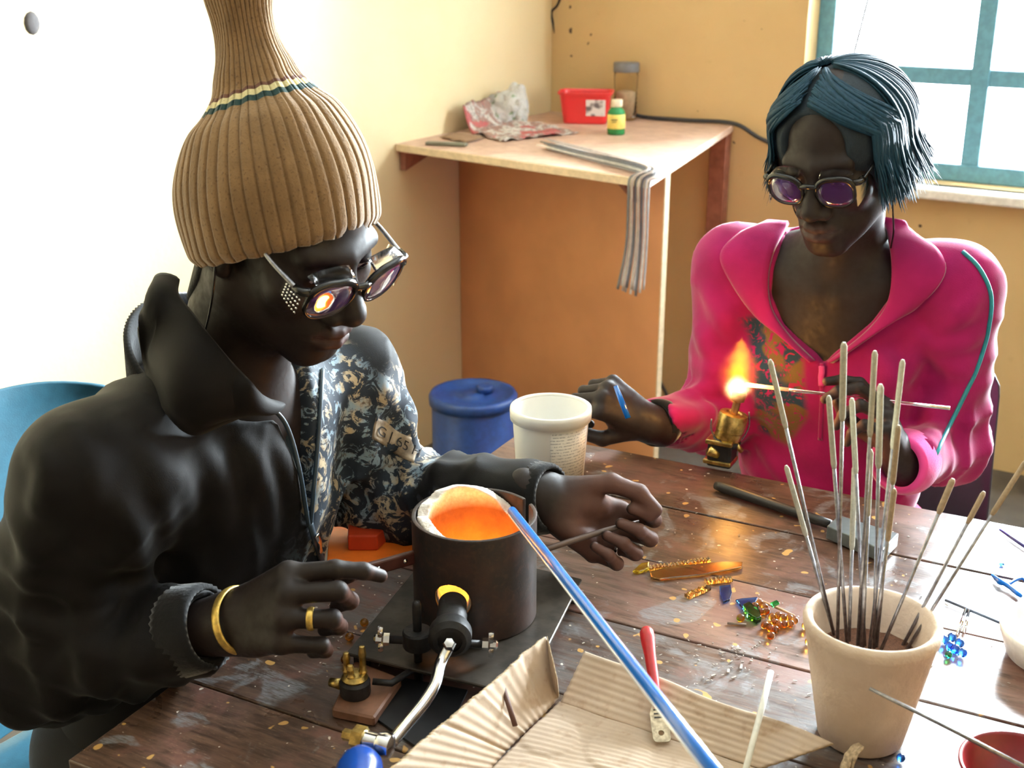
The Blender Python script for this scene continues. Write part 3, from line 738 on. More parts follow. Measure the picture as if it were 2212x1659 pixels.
# ---- trousers
m_tr = uni(.04, ell(m_pel-np.array([0, 0, .02]), (.175, .13, .13), m_TA), cone(m_hipR, m_knR, .092, .072), cone(m_hipL, m_knL, .092, .072), cone(m_knR, m_anR, .070, .055), cone(m_knL, m_anL, .070, .055))
Vt, Ft = mesh_sdf(lambda p: m_tr(p)-.003*vnoise(p, 40, 2), m_pel+np.array([-.35, -.6, -.53]), m_pel+np.array([.6, .35, .2]), .010)
obj('trousers', Vt, Ft, MT['trousers'], MAN)
for an in (m_anR, m_anL):
    A = np.array([m_rt, m_fw, [0, 0, 1]])
    Vq, Fq = mesh_sdf(lambda p: np.maximum(uni(.03, cone(an+np.array([0, 0, -.0]), an+np.array([0, 0, -.04]), .05, .045), cone(an-m_fw*.04+np.array([0, 0, -.05]), an+m_fw*.15+np.array([0, 0, -.055]), .04, .034))(p), -(p[:, 2]-.002)), an-.25, an+.25, .008)
    obj('shoe', Vq, Fq, MT['rib_black'], MAN)
# ---- hair at the nape and beanie
nape = lambda p: smax(m_headneck(p)-.0035, -cone(m_h(0, -.10, -.0), m_h(0, -.10, -.07), .075)(p)*-1, .004)
Vn, Fn = mesh_sdf(nape, m_h(0, -.1, -.04)-.1, m_h(0, -.1, -.04)+.1, .004)
obj('hair', Vn, Fn, MT['hair_short'], MAN)
MANHAT_TILT = R(31)
hu = nrm(m_HA[2]*math.cos(MANHAT_TILT)-m_HA[1]*math.sin(MANHAT_TILT)); hf_ = nrm(np.cross(hu, m_HA[0])); hA = np.array([m_HA[0], hf_, hu])
hc0 = m_h(0, .006, -.014)
prof = [(.0, .099), (.01, .1015), (.03, .1035), (.055, .1035), (.08, .099), (.105, .089), (.125, .077), (.138, .062), (.148, .053), (.158, .046), (.172, .041), (.188, .0345), (.205, .031), (.222, .031), (.238, .0335), (.252, .0345), (.264, .031), (.272, .022), (.277, .010), (.278, .0)]
ps = spline([(a, b, 0) for a, b in prof], 110)[:, :2]; ps[:, 1] = np.maximum(ps[:, 1], 0)
NR = 46; n = NR*8; V = []; F = []; mi = []
a = np.arange(n)*2*math.pi/n
for i, (h_, r_) in enumerate(ps):
    hs = h_
    phase = np.abs(((a*NR/(2*math.pi)) % 1)-.5)*2
    wob = .35*np.sin(h_*60+3*np.sin(a*3))
    groove = np.maximum(0, 1-np.abs(phase-0)/.30)
    rr = r_*(1-.0)-(.0030*min(1, r_/.06)+.0004)*groove+.0012*np.sin(5*a+h_*40)
    rim = .004*math.exp(-(h_/.006)**2)
    cx = .0; lean = .05*max(0, hs-.13)**2*4
    h_ = h_+(1-min(1, max(0, (hs-.15)/.10)))*(.010*np.cos(a)-.002)
    V.append(hc0+hA[0]*((rr-rim)*np.sin(a)*.97)[:, None]+hA[1]*((rr-rim)*np.cos(a)*1.0+lean)[:, None]+hA[2]*(h_+.0008*np.sin(a*NR/2))[:, None])
base_n = len(ps)
for i in range(base_n-1):
    hh = (ps[i][0]+ps[i+1][0])/2; k = 0 if hh < .1395 or hh > .1535 else 3 if hh < .1445 else 2 if hh < .1495 else 1
    for j in range(n): F.append([i*n+j, i*n+(j+1) % n, (i+1)*n+(j+1) % n, (i+1)*n+j]); mi.append(k)
# inner lining turned in at the brim
V.append(hc0+hA[0]*(.088*np.sin(a)*.9)[:, None]+hA[1]*(.088*np.cos(a))[:, None]+hA[2]*(.014+.010*np.cos(a))[:, None]); L0 = base_n*n
for j in range(n): F.append([L0+j, L0+(j+1) % n, (j+1) % n, j]); mi.append(0)
obj('beanie', np.vstack(V), F, [MT['tan_knit'], MT['brown_knit'], MT['cream_knit'], MT['green_knit']], MAN, midx=mi)
# ---- spectacles slipped down the nose, with their cord
ga = R(10); gf = nrm(m_HA[1]*math.cos(ga)-m_HA[2]*math.sin(ga)); gA = np.array([m_HA[0], gf, np.cross(m_HA[0], gf)])
m_sp = spectacles(MAN, m_h(0, .111, -.009), gA, .074, lens_h=.044, lens_w=.057, shield_mesh=True)
m = MB(); m.tube(spline([m_h(.083, -.005, -.005), m_h(.082, .0, -.06), m_h(.075, -.01, -.12), m_h(.07, -.03, -.17)], 24), .0013, 6); m.build('spectacle_cord', MT['frame_black'], m_sp)
# ---- bangles and rings
def ringband(c, ax, r, w, mat, name, parent, ell=(1, 1), thick=.0022, hint=(0, 0, 1)):
    A = frame(ax, hint); m = MB(); pr = [(r+thick*math.cos(t)+0.0, w*math.sin(t)) for t in np.linspace(0, 2*math.pi, 13)[:-1]]
    m.lathe(pr, c, 48, A, closed=True, ell=ell); return m.build(name, mat, parent)
axr = nrm(m_wrR-m_elR)
o = ringband(m_wrR+m_RA[0]*.014, nrm(axr*.5+m_RA[0]*.5+[.25, 0, .1]), .0345, .0048, MT['gold'], 'bangle', MAN, (1.0, .92))
axl = nrm(m_wrL-m_elL); ringband(m_wrL+axl*.0, axl, .0305, .0028, MT['gold'], 'bangle', MAN, (1.0, .9))
j0, j1 = m_tipR(2, 0), m_tipR(2, 1); g2w = lambda q: m_wrR+m_RA.T@q
ringband(g2w(j0*.45+j1*.55), g2w(j1)-g2w(j0), .0100, .0032, MT['gold'], 'ring', MAN, thick=.0012)
j0, j1 = m_tipL(2, 0), m_tipL(2, 1); g2l = lambda q: m_wrL+m_LA.T@q
ringband(g2l(j0*.5+j1*.5), g2l(j1)-g2l(j0), .0098, .0026, MT['chrome'], 'ring', MAN, thick=.0012)
# ================================================================== the woman at the far side of the table
WOM = thing('person', 'person with black bob in a magenta zip jacket holding a rod in the flame', 'person', (.48, 1.83, 0))
w_hc = np.array(P(1815, 330, 1.70)); w_HA = head_axes(216, 18, -3)
w_shR = P(1590, 572, 1.89); w_shL = P(2066, 618, 1.73)
w_elR = P(1545, 905, 1.86); w_wrR = P(1400, 915, 1.715)
w_elL = P(2050, 965, 1.74); w_wrL = P(1948, 1000, 1.60)
w_rt = nrm((w_shR-w_shL)*[1, 1, 0]); w_fw = np.array([-w_rt[1], w_rt[0], 0])
w_nb = (w_shR+w_shL)/2+np.array([0, 0, .045])+w_fw*.01
w_pel = (w_shR+w_shL)/2*np.array([1, 1, 0])-w_fw*.06+np.array([0, 0, .53])
w_up = nrm(w_nb-w_pel); w_fT = nrm(np.cross(w_up, w_rt)); w_TA = np.array([w_rt, w_fT, w_up])
def w_h(x, y, z): return w_hc+w_HA[0]*x+w_HA[1]*y+w_HA[2]*z
def w_t(x, y, z): return w_nb+w_TA[0]*x+w_TA[1]*y+w_TA[2]*z
WX = .97
w_hd = xf(head_sdf(WX, 1.0, 1.08, .9), w_hc, w_HA)
w_chest = uni(.05, ell(w_t(0, .0, -.13), (.140, .088, .16), w_TA), cone(w_t(-.13, -.005, -.045), w_t(.13, -.005, -.045), .045), ell(w_t(.065, .062, -.20), (.06, .045, .06), w_TA), ell(w_t(-.065, .062, -.20), (.06, .045, .06), w_TA))
# collar bones
w_clav = uni(.01, cone(w_t(.018, .062, -.052), w_t(.115, .030, -.025), .008, .010), cone(w_t(-.018, .062, -.052), w_t(-.115, .030, -.025), .008, .010))
w_headneck = uni(.03, w_hd, uni(.025, uni(.03, cone(w_h(0, -.028, -.070), w_nb-w_up*.03, .049, .055), w_chest), w_clav))
V1, F1 = mesh_sdf(w_headneck, w_hc-np.array([.25, .2, .55]), w_hc+np.array([.25, .25, .15]), .0030)
w_xR = nrm(P(1325, 870, 1.70)-w_wrR); w_zR = np.array([-.35, -.55, .75])
w_RA = hand_axes(w_xR, w_zR, 1)
w_hR, w_tR = hand_sdf(1, [(58, 88, 48), (66, 92, 55), (72, 92, 55), (74, 90, 50)], (.08, .02, -.04, -.10), ((.75, .55, -.45), (.80, -.05, -.60), (.55, -.55, -.50)), .98, .8)
w_handR = xf(w_hR, w_wrR, w_RA)
w_xL = nrm(P(1892, 850, 1.59)-w_wrL); w_zL = np.array([.85, -.10, .40])
w_LA = hand_axes(w_xL, w_zL, -1)
w_hL, w_tL = hand_sdf(-1, [(22, 34, 18), (30, 48, 25), (40, 60, 35), (46, 62, 35)], (.08, .02, -.05, -.12), ((.70, .45, -.60), (.92, .0, -.40), (.95, -.15, -.10)), .98, .5)
w_handL = xf(w_hL, w_wrL, w_LA)
pcs = [(V1, F1)]
for hf, wr, el, A in ((w_handR, w_wrR, w_elR, w_RA), (w_handL, w_wrL, w_elL, w_LA)):
    fx = wr+nrm(el-wr)*.11; ff = uni(.02, hf, cone(wr+nrm(el-wr)*.005, fx, .0215, .030)); c = wr+A[0]*.06
    pcs.append(mesh_sdf(ff, np.minimum(fx, c-.12)-.04, np.maximum(fx, c+.12)+.04, .0021))
w_hipR = w_pel+w_rt*.09; w_hipL = w_pel-w_rt*.09; w_knR = w_hipR+w_fw*.36; w_knL = w_hipL+w_fw*.36
w_anR = w_knR*[1, 1, 0]-w_fw*.05+np.array([0, 0, .09]); w_anL = w_knL*[1, 1, 0]-w_fw*.05+np.array([0, 0, .09])
w_core = uni(.03, ell((w_pel+w_nb)/2, (.125, .080, .24), w_TA), ell(w_pel, (.155, .10, .11), w_TA), cone(w_shR, w_elR, .040, .034), cone(w_elR, w_wrR, .034, .024), cone(w_shL, w_elL, .040, .034), cone(w_elL, w_wrL, .034, .024),
             cone(w_nb-w_up*.06, w_shR, .045, .040), cone(w_nb-w_up*.06, w_shL, .045, .040), cone(w_hipR, w_knR, .07, .05), cone(w_hipL, w_knL, .07, .05), cone(w_knR, w_anR, .048, .035), cone(w_knL, w_anL, .048, .035))
pcs.append(mesh_sdf(w_core, w_pel+np.array([-.55, -.6, -.53]), w_nb+np.array([.5, .4, .1]), .011))
def w_palmf(V):
    r = np.zeros(len(V))
    for wr, A in ((w_wrR, w_RA), (w_wrL, w_LA)):
        q = (V-wr)@A.T; inh = (q[:, 0] > -.01) & (q[:, 0] < .22) & (np.abs(q[:, 1]) < .09) & (np.abs(q[:, 2]) < .1)
        N = grad(uni(.01, w_handR, w_handL), V[inh])@A.T; r[inh] = np.clip(-N[:, 2]*1.6, 0, 1)*.8*np.clip((q[inh][:, 0]-.0)/.04, 0, 1)
    return r
add_body(WOM, MT['skin_woman'], pcs, lambda V: lip_mask((V-w_hc)@w_HA.T, WX), w_palmf)
eyes(WOM, w_hc, w_HA, WX, (0, -.4))
# ---- jacket
t = cloth('magenta_fleece', (.33, .008, .105), .9, .35, 600, .12, .3, .25)
v = t.coord(); n1 = t.noise(v, 60, 4, .6, 1.0); n2 = t.noise(v, 18, 2, .5, .5); base = t.b.inputs['Base Color'].links[0].from_socket
pr = t.mix(t.val(n2, .45, .55), (.02, .05, .085), (.16, .10, .03)); pr = t.mix(t.val(n1, .56, .62), pr, (.35, .02, .07))
t.set(Base_Color=t.mix(t.math('MULTIPLY', t.at('print'), t.val(n1, .36, .44)), base, pr)); MT['magenta'] = t.m
MT['magenta_plain'] = cloth('magenta_fleece_collar', (.35, .009, .11), .9, .35, 600, .1, .3, .25).m
MT['pink_rib'] = cloth('bright_pink_ribbing', (.72, .06, .28), .8, .4, 500).m
MT['teal_piping'] = plain('teal_piping_cord', (.015, .28, .33), .45)
def w_fold(p):
    q = ((p-w_nb)@w_TA.T).astype(np.float32)
    d = .004*np.sin(60*q[:, 0]-50*q[:, 2]*np.sign(q[:, 0])+5*vnoise(p, 12, 13))*np.exp(-((np.abs(q[:, 0])-.13)/.06)**2)*np.exp(-((q[:, 2]+.16)/.10)**2)
    for sh, el, wr in ((w_shR, w_elR, w_wrR), (w_shL, w_elL, w_wrL)):
        for a, b, amp, fr, at_ in ((sh, el, .0050, 85, .8), (el, wr, .0045, 110, .2), (sh, el, .003, 70, .3)):
            ax = nrm(b-a); tt = (p-a)@ax.astype(np.float32); L = np.linalg.norm(b-a); rad = np.linalg.norm((p-a)-tt[:, None]*ax, axis=1)
            d += amp*np.exp(-((tt-L*at_)/.07)**2)*np.clip((.115-rad)/.04, 0, 1)*(1.3-2*np.abs(np.sin(.6*fr*tt+8*vnoise(p, 11, 15)))**.8)
    rd = 1-2*np.sqrt(np.abs(vnoise((p@w_TA.T.astype(np.float32))*np.array([1.6, 1.2, .8], np.float32), 24, 19))+.002)
    return d+.0045*rd+.0015*vnoise(p, 80, 14)
w_cuR = w_wrR+nrm(w_elR-w_wrR)*.03; w_cuL = w_wrL+nrm(w_elL-w_wrL)*.035
w_jraw = uni(.03, uni(.045, ell(w_t(0, -.01, -.15), (.158, .108, .17), w_TA), ell(w_t(0, -.005, -.36), (.150, .112, .20), w_TA), ell(w_t(.068, .065, -.205), (.066, .05, .065), w_TA), ell(w_t(-.068, .065, -.205), (.066, .05, .065), w_TA),
             cone(w_nb-w_up*.05, w_shR, .068, .058), cone(w_nb-w_up*.05, w_shL, .068, .058)),
             uni(.03, cone(w_shR, w_elR, .060, .053), cone(w_elR, w_cuR, .053, .037)), uni(.03, cone(w_shL, w_elL, .060, .053), cone(w_elL, w_cuL, .053, .040)))
w_hem = w_t(0, 0, -.52)
w_fl = [[(2110, 640), (2060, 692), (2005, 730)], [(2120, 722), (2060, 742), (1990, 748)], [(2100, 800), (2060, 792), (2000, 750)], [(1992, 720), (1972, 765), (1950, 835)], [(2060, 880), (2022, 930), (1990, 990)], [(2085, 850), (2040, 880), (1990, 900)], [(1500, 700), (1540, 760), (1600, 800)], [(1492, 860), (1540, 832), (1592, 830)], [(1440, 892), (1500, 902), (1560, 872)], [(1522, 620), (1560, 680), (1572, 745)], [(1640, 960), (1700, 1030), (1800, 1075)], [(1606, 990), (1680, 1055)], [(1880, 760), (1922, 805), (1905, 880)], [(1500, 790), (1530, 800), (1560, 790)]]
w_rgu = uni(.012, *ridges(lambda p: w_jraw(p)-w_fold(p), w_fl, .014, .0055))
def w_j0(p): return smax(smin(w_jraw(p)-w_fold(p), w_rgu(p), .016), -((p-w_hem)@w_up.astype(np.float32)), .01)
opx = [(1662, 640), (1690, 700), (1760, 770), (1776, 792), (1796, 770), (1880, 700), (1925, 640)]
hp, ok = march(w_j0, opx); woq = (hp-w_nb)@w_TA.T; w_op = poly2([(.078, .15)]+[tuple(x) for x in woq[:, [0, 2]]]+[(-.078, .15)])
def w_cut(p):
    q = ((p-w_nb)@w_TA.T).astype(np.float32); return np.maximum(w_op(q[:, [0, 2]]), -.02-q[:, 1])
def w_slv(p):
    d = np.full(len(p), 1e3, np.float32)
    for c, w, e in ((w_cuR, w_wrR, w_elR), (w_cuL, w_wrL, w_elL)): d = np.minimum(d, cone(c+nrm(e-c)*.04, w+nrm(w-e)*.05, .030, .032)(p))
    return d
def w_jack(p): return smax(smax(smax(smax(w_j0(p), -w_cut(p), .005), -cone(w_nb-w_up*.03, w_nb+w_up*.2+w_fT*.03, .060, .09)(p), .01), -w_slv(p), .006), -table_space(p), .003)
_j = [w_pel-.1, w_pel+.1, w_wrR, w_wrL, w_nb, w_elL, w_elR, w_shL, w_shR]; lo = np.min(_j, 0)-.14; hi = np.max(_j, 0)+.14
Vj, Fj = mesh_sdf(w_jack, lo, hi, .0052); Vj = relax(Vj, Fj, 1)
jk = obj('jacket', Vj, Fj, MT['magenta'], WOM)
pr_pts, ok = march(w_j0, [(1600, 690), (1650, 690), (1735, 760), (1745, 900), (1700, 960), (1640, 930), (1630, 800)]); prq = (pr_pts-w_nb)@w_TA.T
q = ((Vj-w_nb)@w_TA.T).astype(np.float32); attr(jk, 'print', np.clip(.5-poly2(prq[:, [0, 2]])(q[:, [0, 2]])/.01, 0, 1)*(q[:, 1] > .0))
# turned-down collar with points, zip edges, piping
patch(w_j0, [(1705, 485), (1668, 560), (1664, 650), (1700, 715), (1762, 778)], [(1600, 505), (1556, 552), (1590, 620), (1650, 690), (1752, 782)], MT['magenta_plain'], 'collar', WOM, .004, .004, 10, 30, .008)
patch(w_j0, [(1905, 470), (1925, 560), (1918, 650), (1870, 715), (1790, 778)], [(1985, 505), (2046, 572), (2010, 640), (1930, 690), (1802, 784)], MT['magenta_plain'], 'collar', WOM, .004, .004, 10, 30, .008)
strip(w_j0, [(1776, 785), (1776, 860), (1772, 950)], .0034, MT['magenta_plain'], 'zipper', WOM, .001, 24, flat=.5)
strip(w_j0, [(1776, 790), (1777, 832)], .0045, MT['pink_rib'], 'zip_pull', WOM, .004, 10, flat=.5)
pip = strip(w_j0, [(2080, 545), (2115, 580), (2140, 640), (2132, 720), (2108, 800), (2070, 880), (2030, 960), (2005, 1020)], .0032, MT['teal_piping'], 'sleeve_piping', WOM, .001, 60)
# ruffled pink cuff at the near wrist, plain dark hem at the other
A = frame(nrm(w_wrL-w_elL)); n = 48
m = MB(); pr = []
for k in range(7): pr += [(.0385+.004*math.sin(math.pi*k/6), -.03+.0085*k), (.0345+.004*math.sin(math.pi*k/6), -.03+.0085*k+.0042)]
pr += [(.028, .03), (.028, -.03)]
m.lathe([(r_*1.12 if r_ > .03 else .033, h_) for r_, h_ in pr], w_cuL+nrm(w_wrL-w_elL)*.026, n, A, closed=True); m.build('cuff', MT['pink_rib'], WOM)['label'] = 'bright pink gathered cuff'
A = frame(nrm(w_wrR-w_elR)); m = MB(); m.lathe([(.036, -.012), (.037, .0), (.0355, .014), (.029, .014), (.029, -.012)], w_cuR, n, A, closed=True); m.build('cuff', MT['rib_black'], WOM)
w_tr = uni(.04, ell(w_pel-np.array([0, 0, .02]), (.175, .13, .13), w_TA), cone(w_hipR, w_knR, .085, .066), cone(w_hipL, w_knL, .085, .066), cone(w_knR, w_anR, .064, .05), cone(w_knL, w_anL, .064, .05))
Vt, Ft = mesh_sdf(w_tr, w_pel+np.array([-.5, -.6, -.53]), w_pel+np.array([.4, .35, .2]), .011); obj('trousers', Vt, Ft, MT['jeans'], WOM)
for an in (w_anR, w_anL):
    Vq, Fq = mesh_sdf(lambda p: np.maximum(uni(.03, cone(an, an+np.array([0, 0, -.04]), .045, .04), cone(an-w_fw*.04+np.array([0, 0, -.05]), an+w_fw*.14+np.array([0, 0, -.055]), .036, .03))(p), -(p[:, 2]-.002)), an-.25, an+.25, .009)
    obj('shoe', Vq, Fq, MT['rib_black'], WOM)
# ---- hair: a cap close to the skull, then fine locks combed down from a side parting
hE, hr_ = np.array([0, -.018, .036]), np.array([.091, .113, .082])
def w_hairf(p):
    q = ((p-w_hc)@w_HA.T).astype(np.float32)
    vol = uni(.03, ell(hE, hr_*.975), ell((.062, -.03, .0), (.030, .070, .060)), ell((-.064, -.035, -.005), (.030, .066, .070)), ell((0, -.075, -.005), (.075, .055, .075)))(q)
    face = uni(.02, ell((.0, .118, -.03), (.064, .080, .085)), ell((.004, .106, .046), (.056, .058, .052)))(q)
    return smax(smax(vol, -face, .008), -ell((0, .0, -.13), (.09, .10, .075))(q), .02)
Vh, Fh = mesh_sdf(w_hairf, w_hc-.19, w_hc+.19, .0032)
MT['hair_cap'] = plain('under_hair_glare', (.004, .014, .024), .75, bump=.5, bs=500); hr = obj('hair', Vh, Fh, MT['hair_cap'], WOM)  # under-hair carries the same blue glare in its colour
m = MB(); rg = np.random.default_rng(5)
for k in range(820):
    s = 1 if rg.random() < .42 else -1                                  # 1: her right side
    f0 = rg.uniform(2, 180) if k % 3 else rg.uniform(0, 75); front = f0 < 75
    f1 = f0 if not front else (50 if s > 0 else 53)+.32*f0+rg.uniform(-3, 3)
    end = -.032-.030*rg.random() if s > 0 else -.030-.035*rg.random()
    if f0 > 110: end -= .022*rg.random()
    if front: end = min(.02, end+.045*(1-f0/75)*rg.random())
    rr_ = rg.random()**.8; pts = []; px0 = .016; lift = rg.uniform(-.002, .006)
    n1, n2 = 13, 6; thm = R(92)
    for i in range(n1):
        t_ = i/(n1-1); th0 = R(4+40*rr_) if front else R(4); th = th0+(thm-th0)*t_; fi = R((f0*.25 if front else f0)+(f1-(f0*.25 if front else f0))*min(1, t_*1.35)**.8)
        e = hE+np.array([s*hr_[0]*math.sin(th)*math.sin(fi), hr_[1]*math.sin(th)*math.cos(fi), hr_[2]*math.cos(th)])*(1+lift/.1)
        e[0] += px0*(1-t_)**2*1.0+s*.004*(1-t_); pts.append(e)
    b = pts[-1]; out = np.array([b[0]-hE[0], b[1]-hE[1], 0]); out /= np.linalg.norm(out); fl = rg.uniform(-.012, .014)+(.012 if s < 0 and f0 > 70 else 0)
    for i in range(1, n2+1):
        t_ = i/n2; e = b+np.array([0, 0, (end-b[2])*t_])+out*(fl*t_**2+.004*t_)+np.array([.004*math.sin(3*t_+k), 0, 0])*t_; pts.append(e)
    W3 = np.array([w_h(*e) for e in pts]); n_ = len(W3); r0 = rg.uniform(.0022, .0046)
    rad = r0*np.interp(np.linspace(0, 1, n_), [0, .15, .7, .9, 1], [.5, 1, .9, .55, .06])
    m.tube(W3, rad, 5, flat=.45, up=nrm(W3[4]-w_h(*hE)))
m.build('hair_locks', MT['hair'], WOM)['kind'] = 'stuff'
ga = R(6); gf = nrm(w_HA[1]*math.cos(ga)-w_HA[2]*math.sin(ga)); gA = np.array([w_HA[0], gf, np.cross(w_HA[0], gf)])
w_sp = spectacles(WOM, w_h(0, .106, -.008), gA, .070, lens_h=.042, lens_w=.050)
for s in (-1, 1):
    m = MB(); m.tube(spline([w_h(s*.070, -.01, -.02), w_h(s*.074, .012, -.07), w_h(s*.068, -.0, -.115), w_h(s*.05, -.03, -.16)], 24), .0013, 6); m.build('spectacle_cord', MT['frame_black'], w_sp)
# ================================================================== the room
t = NT('yellow_limewash_wall'); v = t.coord(); n = t.noise(v, 1.6, 5); n2 = t.noise(v, 60, 4, .6); n3 = t.noise(v, 9, 5, .65)
c = t.mix(t.val(n, .3, .7), (.60, .42, .20), (.66, .47, .235)); c = t.mix(t.math('MULTIPLY', t.val(n3, .62, .72), .25), c, (.42, .27, .12))
c = t.mix(t.val(t.noise(v, 26, 1), .765, .785), c, (.10, .07, .05)); t.set(Base_Color=c, Roughness=.82, Specular_IOR_Level=.25); t.bump(n2, .25, .003); MT['wall'] = t.m
t = NT('lit_limewash_wall'); v = t.coord(); n = t.noise(v, 1.6, 5); n2 = t.noise(v, 60, 4, .6); n3 = t.noise(v, 9, 5, .65)  # same limewash as the back wall, strong daylight put into its paler colour
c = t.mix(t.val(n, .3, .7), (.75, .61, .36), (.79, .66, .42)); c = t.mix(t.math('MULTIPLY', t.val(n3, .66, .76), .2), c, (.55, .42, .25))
t.set(Base_Color=c, Roughness=.82, Specular_IOR_Level=.25); t.bump(n2, .25, .003); MT['wall_lit'] = t.m
MT['ceiling'] = plain('board_ceiling', (.62, .60, .55), .9); MT['wall_dim'] = plain('dim_unseen_wall', (.16, .10, .06), .8)  # front wall is unseen; its dark colour is added to cut bounce light
MT['floor'] = plain('grey_cement_floor', (.10, .085, .07), .75, vs=6, var=.25, bump=.2, bs=60)
MT['win_frame'] = plain('blue_window_paint_flare', (.12, .32, .42), .45)  # blue-grey paint, made bluer with the window's flare put into the colour
MT['reveal'] = plain('white_reveal_paint', (.75, .73, .68), .8)
t = NT('window_glass'); gl = t.node('ShaderNodeBsdfTransparent'); gs = t.node('ShaderNodeBsdfGlossy'); gs.inputs['Roughness'].default_value = .02
fr = t.node('ShaderNodeFresnel'); mx = t.node('ShaderNodeMixShader'); vv = t.coord(); nn_ = t.noise(vv, 8, 2)
gl.inputs[0].default_value = (.96, .98, .98, 1); t.link(fr.outputs[0], mx.inputs[0]); t.link(gl.outputs[0], mx.inputs[1]); t.link(gs.outputs[0], mx.inputs[2])
t.link(mx.outputs[0], t.n['Material Output'].inputs[0]); MT['pane'] = t.m
TH = .22
def wallbox(name, corner, a, b, n, holes=(), mat=None):
    """wall slab in the plane of axes a,b from corner, thickness along n, with rectangular holes (a0,a1,b0,b1) whose reveals are part of it"""
    A, La = a; B, Lb = b; m = MB()
    xs = sorted({0, La, *[h[0] for h in holes], *[h[1] for h in holes]}); zs = sorted({0, Lb, *[h[2] for h in holes], *[h[3] for h in holes]})
    for i in range(len(xs)-1):
        for j in range(len(zs)-1):
            cx, cz = (xs[i]+xs[i+1])/2, (zs[j]+zs[j+1])/2
            if any(h[0] < cx < h[1] and h[2] < cz < h[3] for h in holes): continue
            m.box(np.array(corner)+A*cx+B*cz+n*TH/2, xs[i+1]-xs[i], zs[j+1]-zs[j], TH, [A, B, n])
    o = m.build(name, mat or MT['wall'], None, smooth=False); o['kind'] = 'structure'; return o
Z = np.array([0, 0, 1.])
wallbox('wall_left', RW(0, -TH, 0), (-UA, ROOM_U+2*TH), (Z, ROOM_H), -VA, (), MT['wall_lit'])
wallbox('wall_back', RW(0, 0, 0), (VA, ROOM_V), (Z, ROOM_H), UA, [WB])
wallbox('wall_right', RW(ROOM_V, -TH, 0), (-UA, ROOM_U+2*TH), (Z, ROOM_H), VA)
wallbox('wall_front', RW(0, ROOM_U, 0), (VA, ROOM_V), (Z, ROOM_H), -UA, (), MT['wall_dim'])
cor = [RW(-TH, -TH, 0), RW(ROOM_V+TH, -TH, 0), RW(ROOM_V+TH, ROOM_U+TH, 0), RW(-TH, ROOM_U+TH, 0)]
m = MB(); m.slab(cor, -.1, 0); m.build('floor', MT['floor'], None, False)['kind'] = 'structure'
m = MB(); m.slab(cor, ROOM_H, ROOM_H+.1); m.build('ceiling', MT['ceiling'], None, False)['kind'] = 'structure'
def window(name, org, ax, nrm_out, L, z0, z1, cols, rows, arm):
    """steel casement standing in the middle of the wall thickness; org is the lower corner on the inner face"""
    fr = thing(name, 'pale', 'window', org); del fr['label']; del fr['category']; fr['kind'] = 'structure'
    B = [ax, nrm_out, Z]; q = lambda a, d, z: np.array(org)+ax*a+nrm_out*d+Z*(z-z0)
    H = z1-z0; D = .12
    m = MB()
    for c_, w_, h_ in ((q(L/2, D, z0+.025), L, .05), (q(L/2, D, z1-.025), L, .05)): m.box(c_, w_, .045, h_, B)
    for a in (.025, L-.025): m.box(q(a, D, (z0+z1)/2), .05, .045, H-.1, B)
    bevel(m.build('window_frame', MT['win_frame'], fr, False), .004)
    for i in range(1, cols): m = MB(); m.box(q(L*i/cols, D, (z0+z1)/2), .052, .04, H-.1, B); bevel(m.build('mullion', MT['win_frame'], fr, False), .004)
    for j in range(1, rows):
        for i in range(cols):
            m = MB(); m.box(q(L*(i+.5)/cols, D, z0+H*j/rows), L/cols-.05, .036, .048, B); bevel(m.build('glazing_bar', MT['win_frame'], fr, False), .004)
    for i in range(cols):
        for j in range(rows):
            m = MB(); m.box(q(L*(i+.5)/cols, D+.004, z0+H*(j+.5)/rows), L/cols-.045, .004, H/rows-.045, B); m.build('pane', MT['pane'], fr, False)
    m = MB(); m.box(q(L/2, -.012, z0-.015), L+.06, .10, .03, B); bevel(m.build('window_sill', MT['reveal'], fr, False), .006)
    if arm:
        a0, a1 = q(L*.085, D-.03, z1-.25), q(L*.12, D-.03, z0+H*.6)
        m = MB(); m.tube([q(.165, D-.05, z1-.05), q(.150, D-.05, z0+.50), q(.115, D-.05, z0+.30)], .004, 8); m.build('stay_wire', MT['iron'], fr)
    return fr
window('window_1', RW(WB[0], 0, WB[2]), VA, UA, WB[1]-WB[0], WB[2], WB[3], 4, 5, True)
#window('window_2', RW(ROOM_V, WR[0], WR[2]), -UA, VA, WR[1]-WR[0], WR[2], WR[3], 4, 3, False)
# plaster marks: a crack running down the corner and a few knocks
def on_left(px, py, d=.002): return PLANE(px, py, RW(0, 0, 0), VA)+VA*d
def on_back(px, py, d=.002): return PLANE(px, py, RW(0, 0, 0), UA)-UA*d
m = MB(); m.tube(spline([on_back(1212, -8), on_back(1204, 12), on_back(1192, 26), on_back(1195, 50), on_back(1198, 72)], 16), [.004]*12+[.003, .0025, .002, .001], 6)
tag(m.build('cable_end', MT['iron'], None, loc=on_back(1204, 12)), 'short dark wire coming down the room corner above the shelf', 'wire')
m = MB(); m.lathe([(0, .006), (.011, .005), (.017, .002), (.018, 0)], on_left(69, 50, 0), 12, frame(VA), ell=(1, 1.25)); 
tag(m.build('wall_plug', plain('grey_wall_plug', (.08, .07, .07), .8), None, loc=on_left(69, 50)), 'small dark plug in the brightly lit wall near the left edge', 'wall plug')
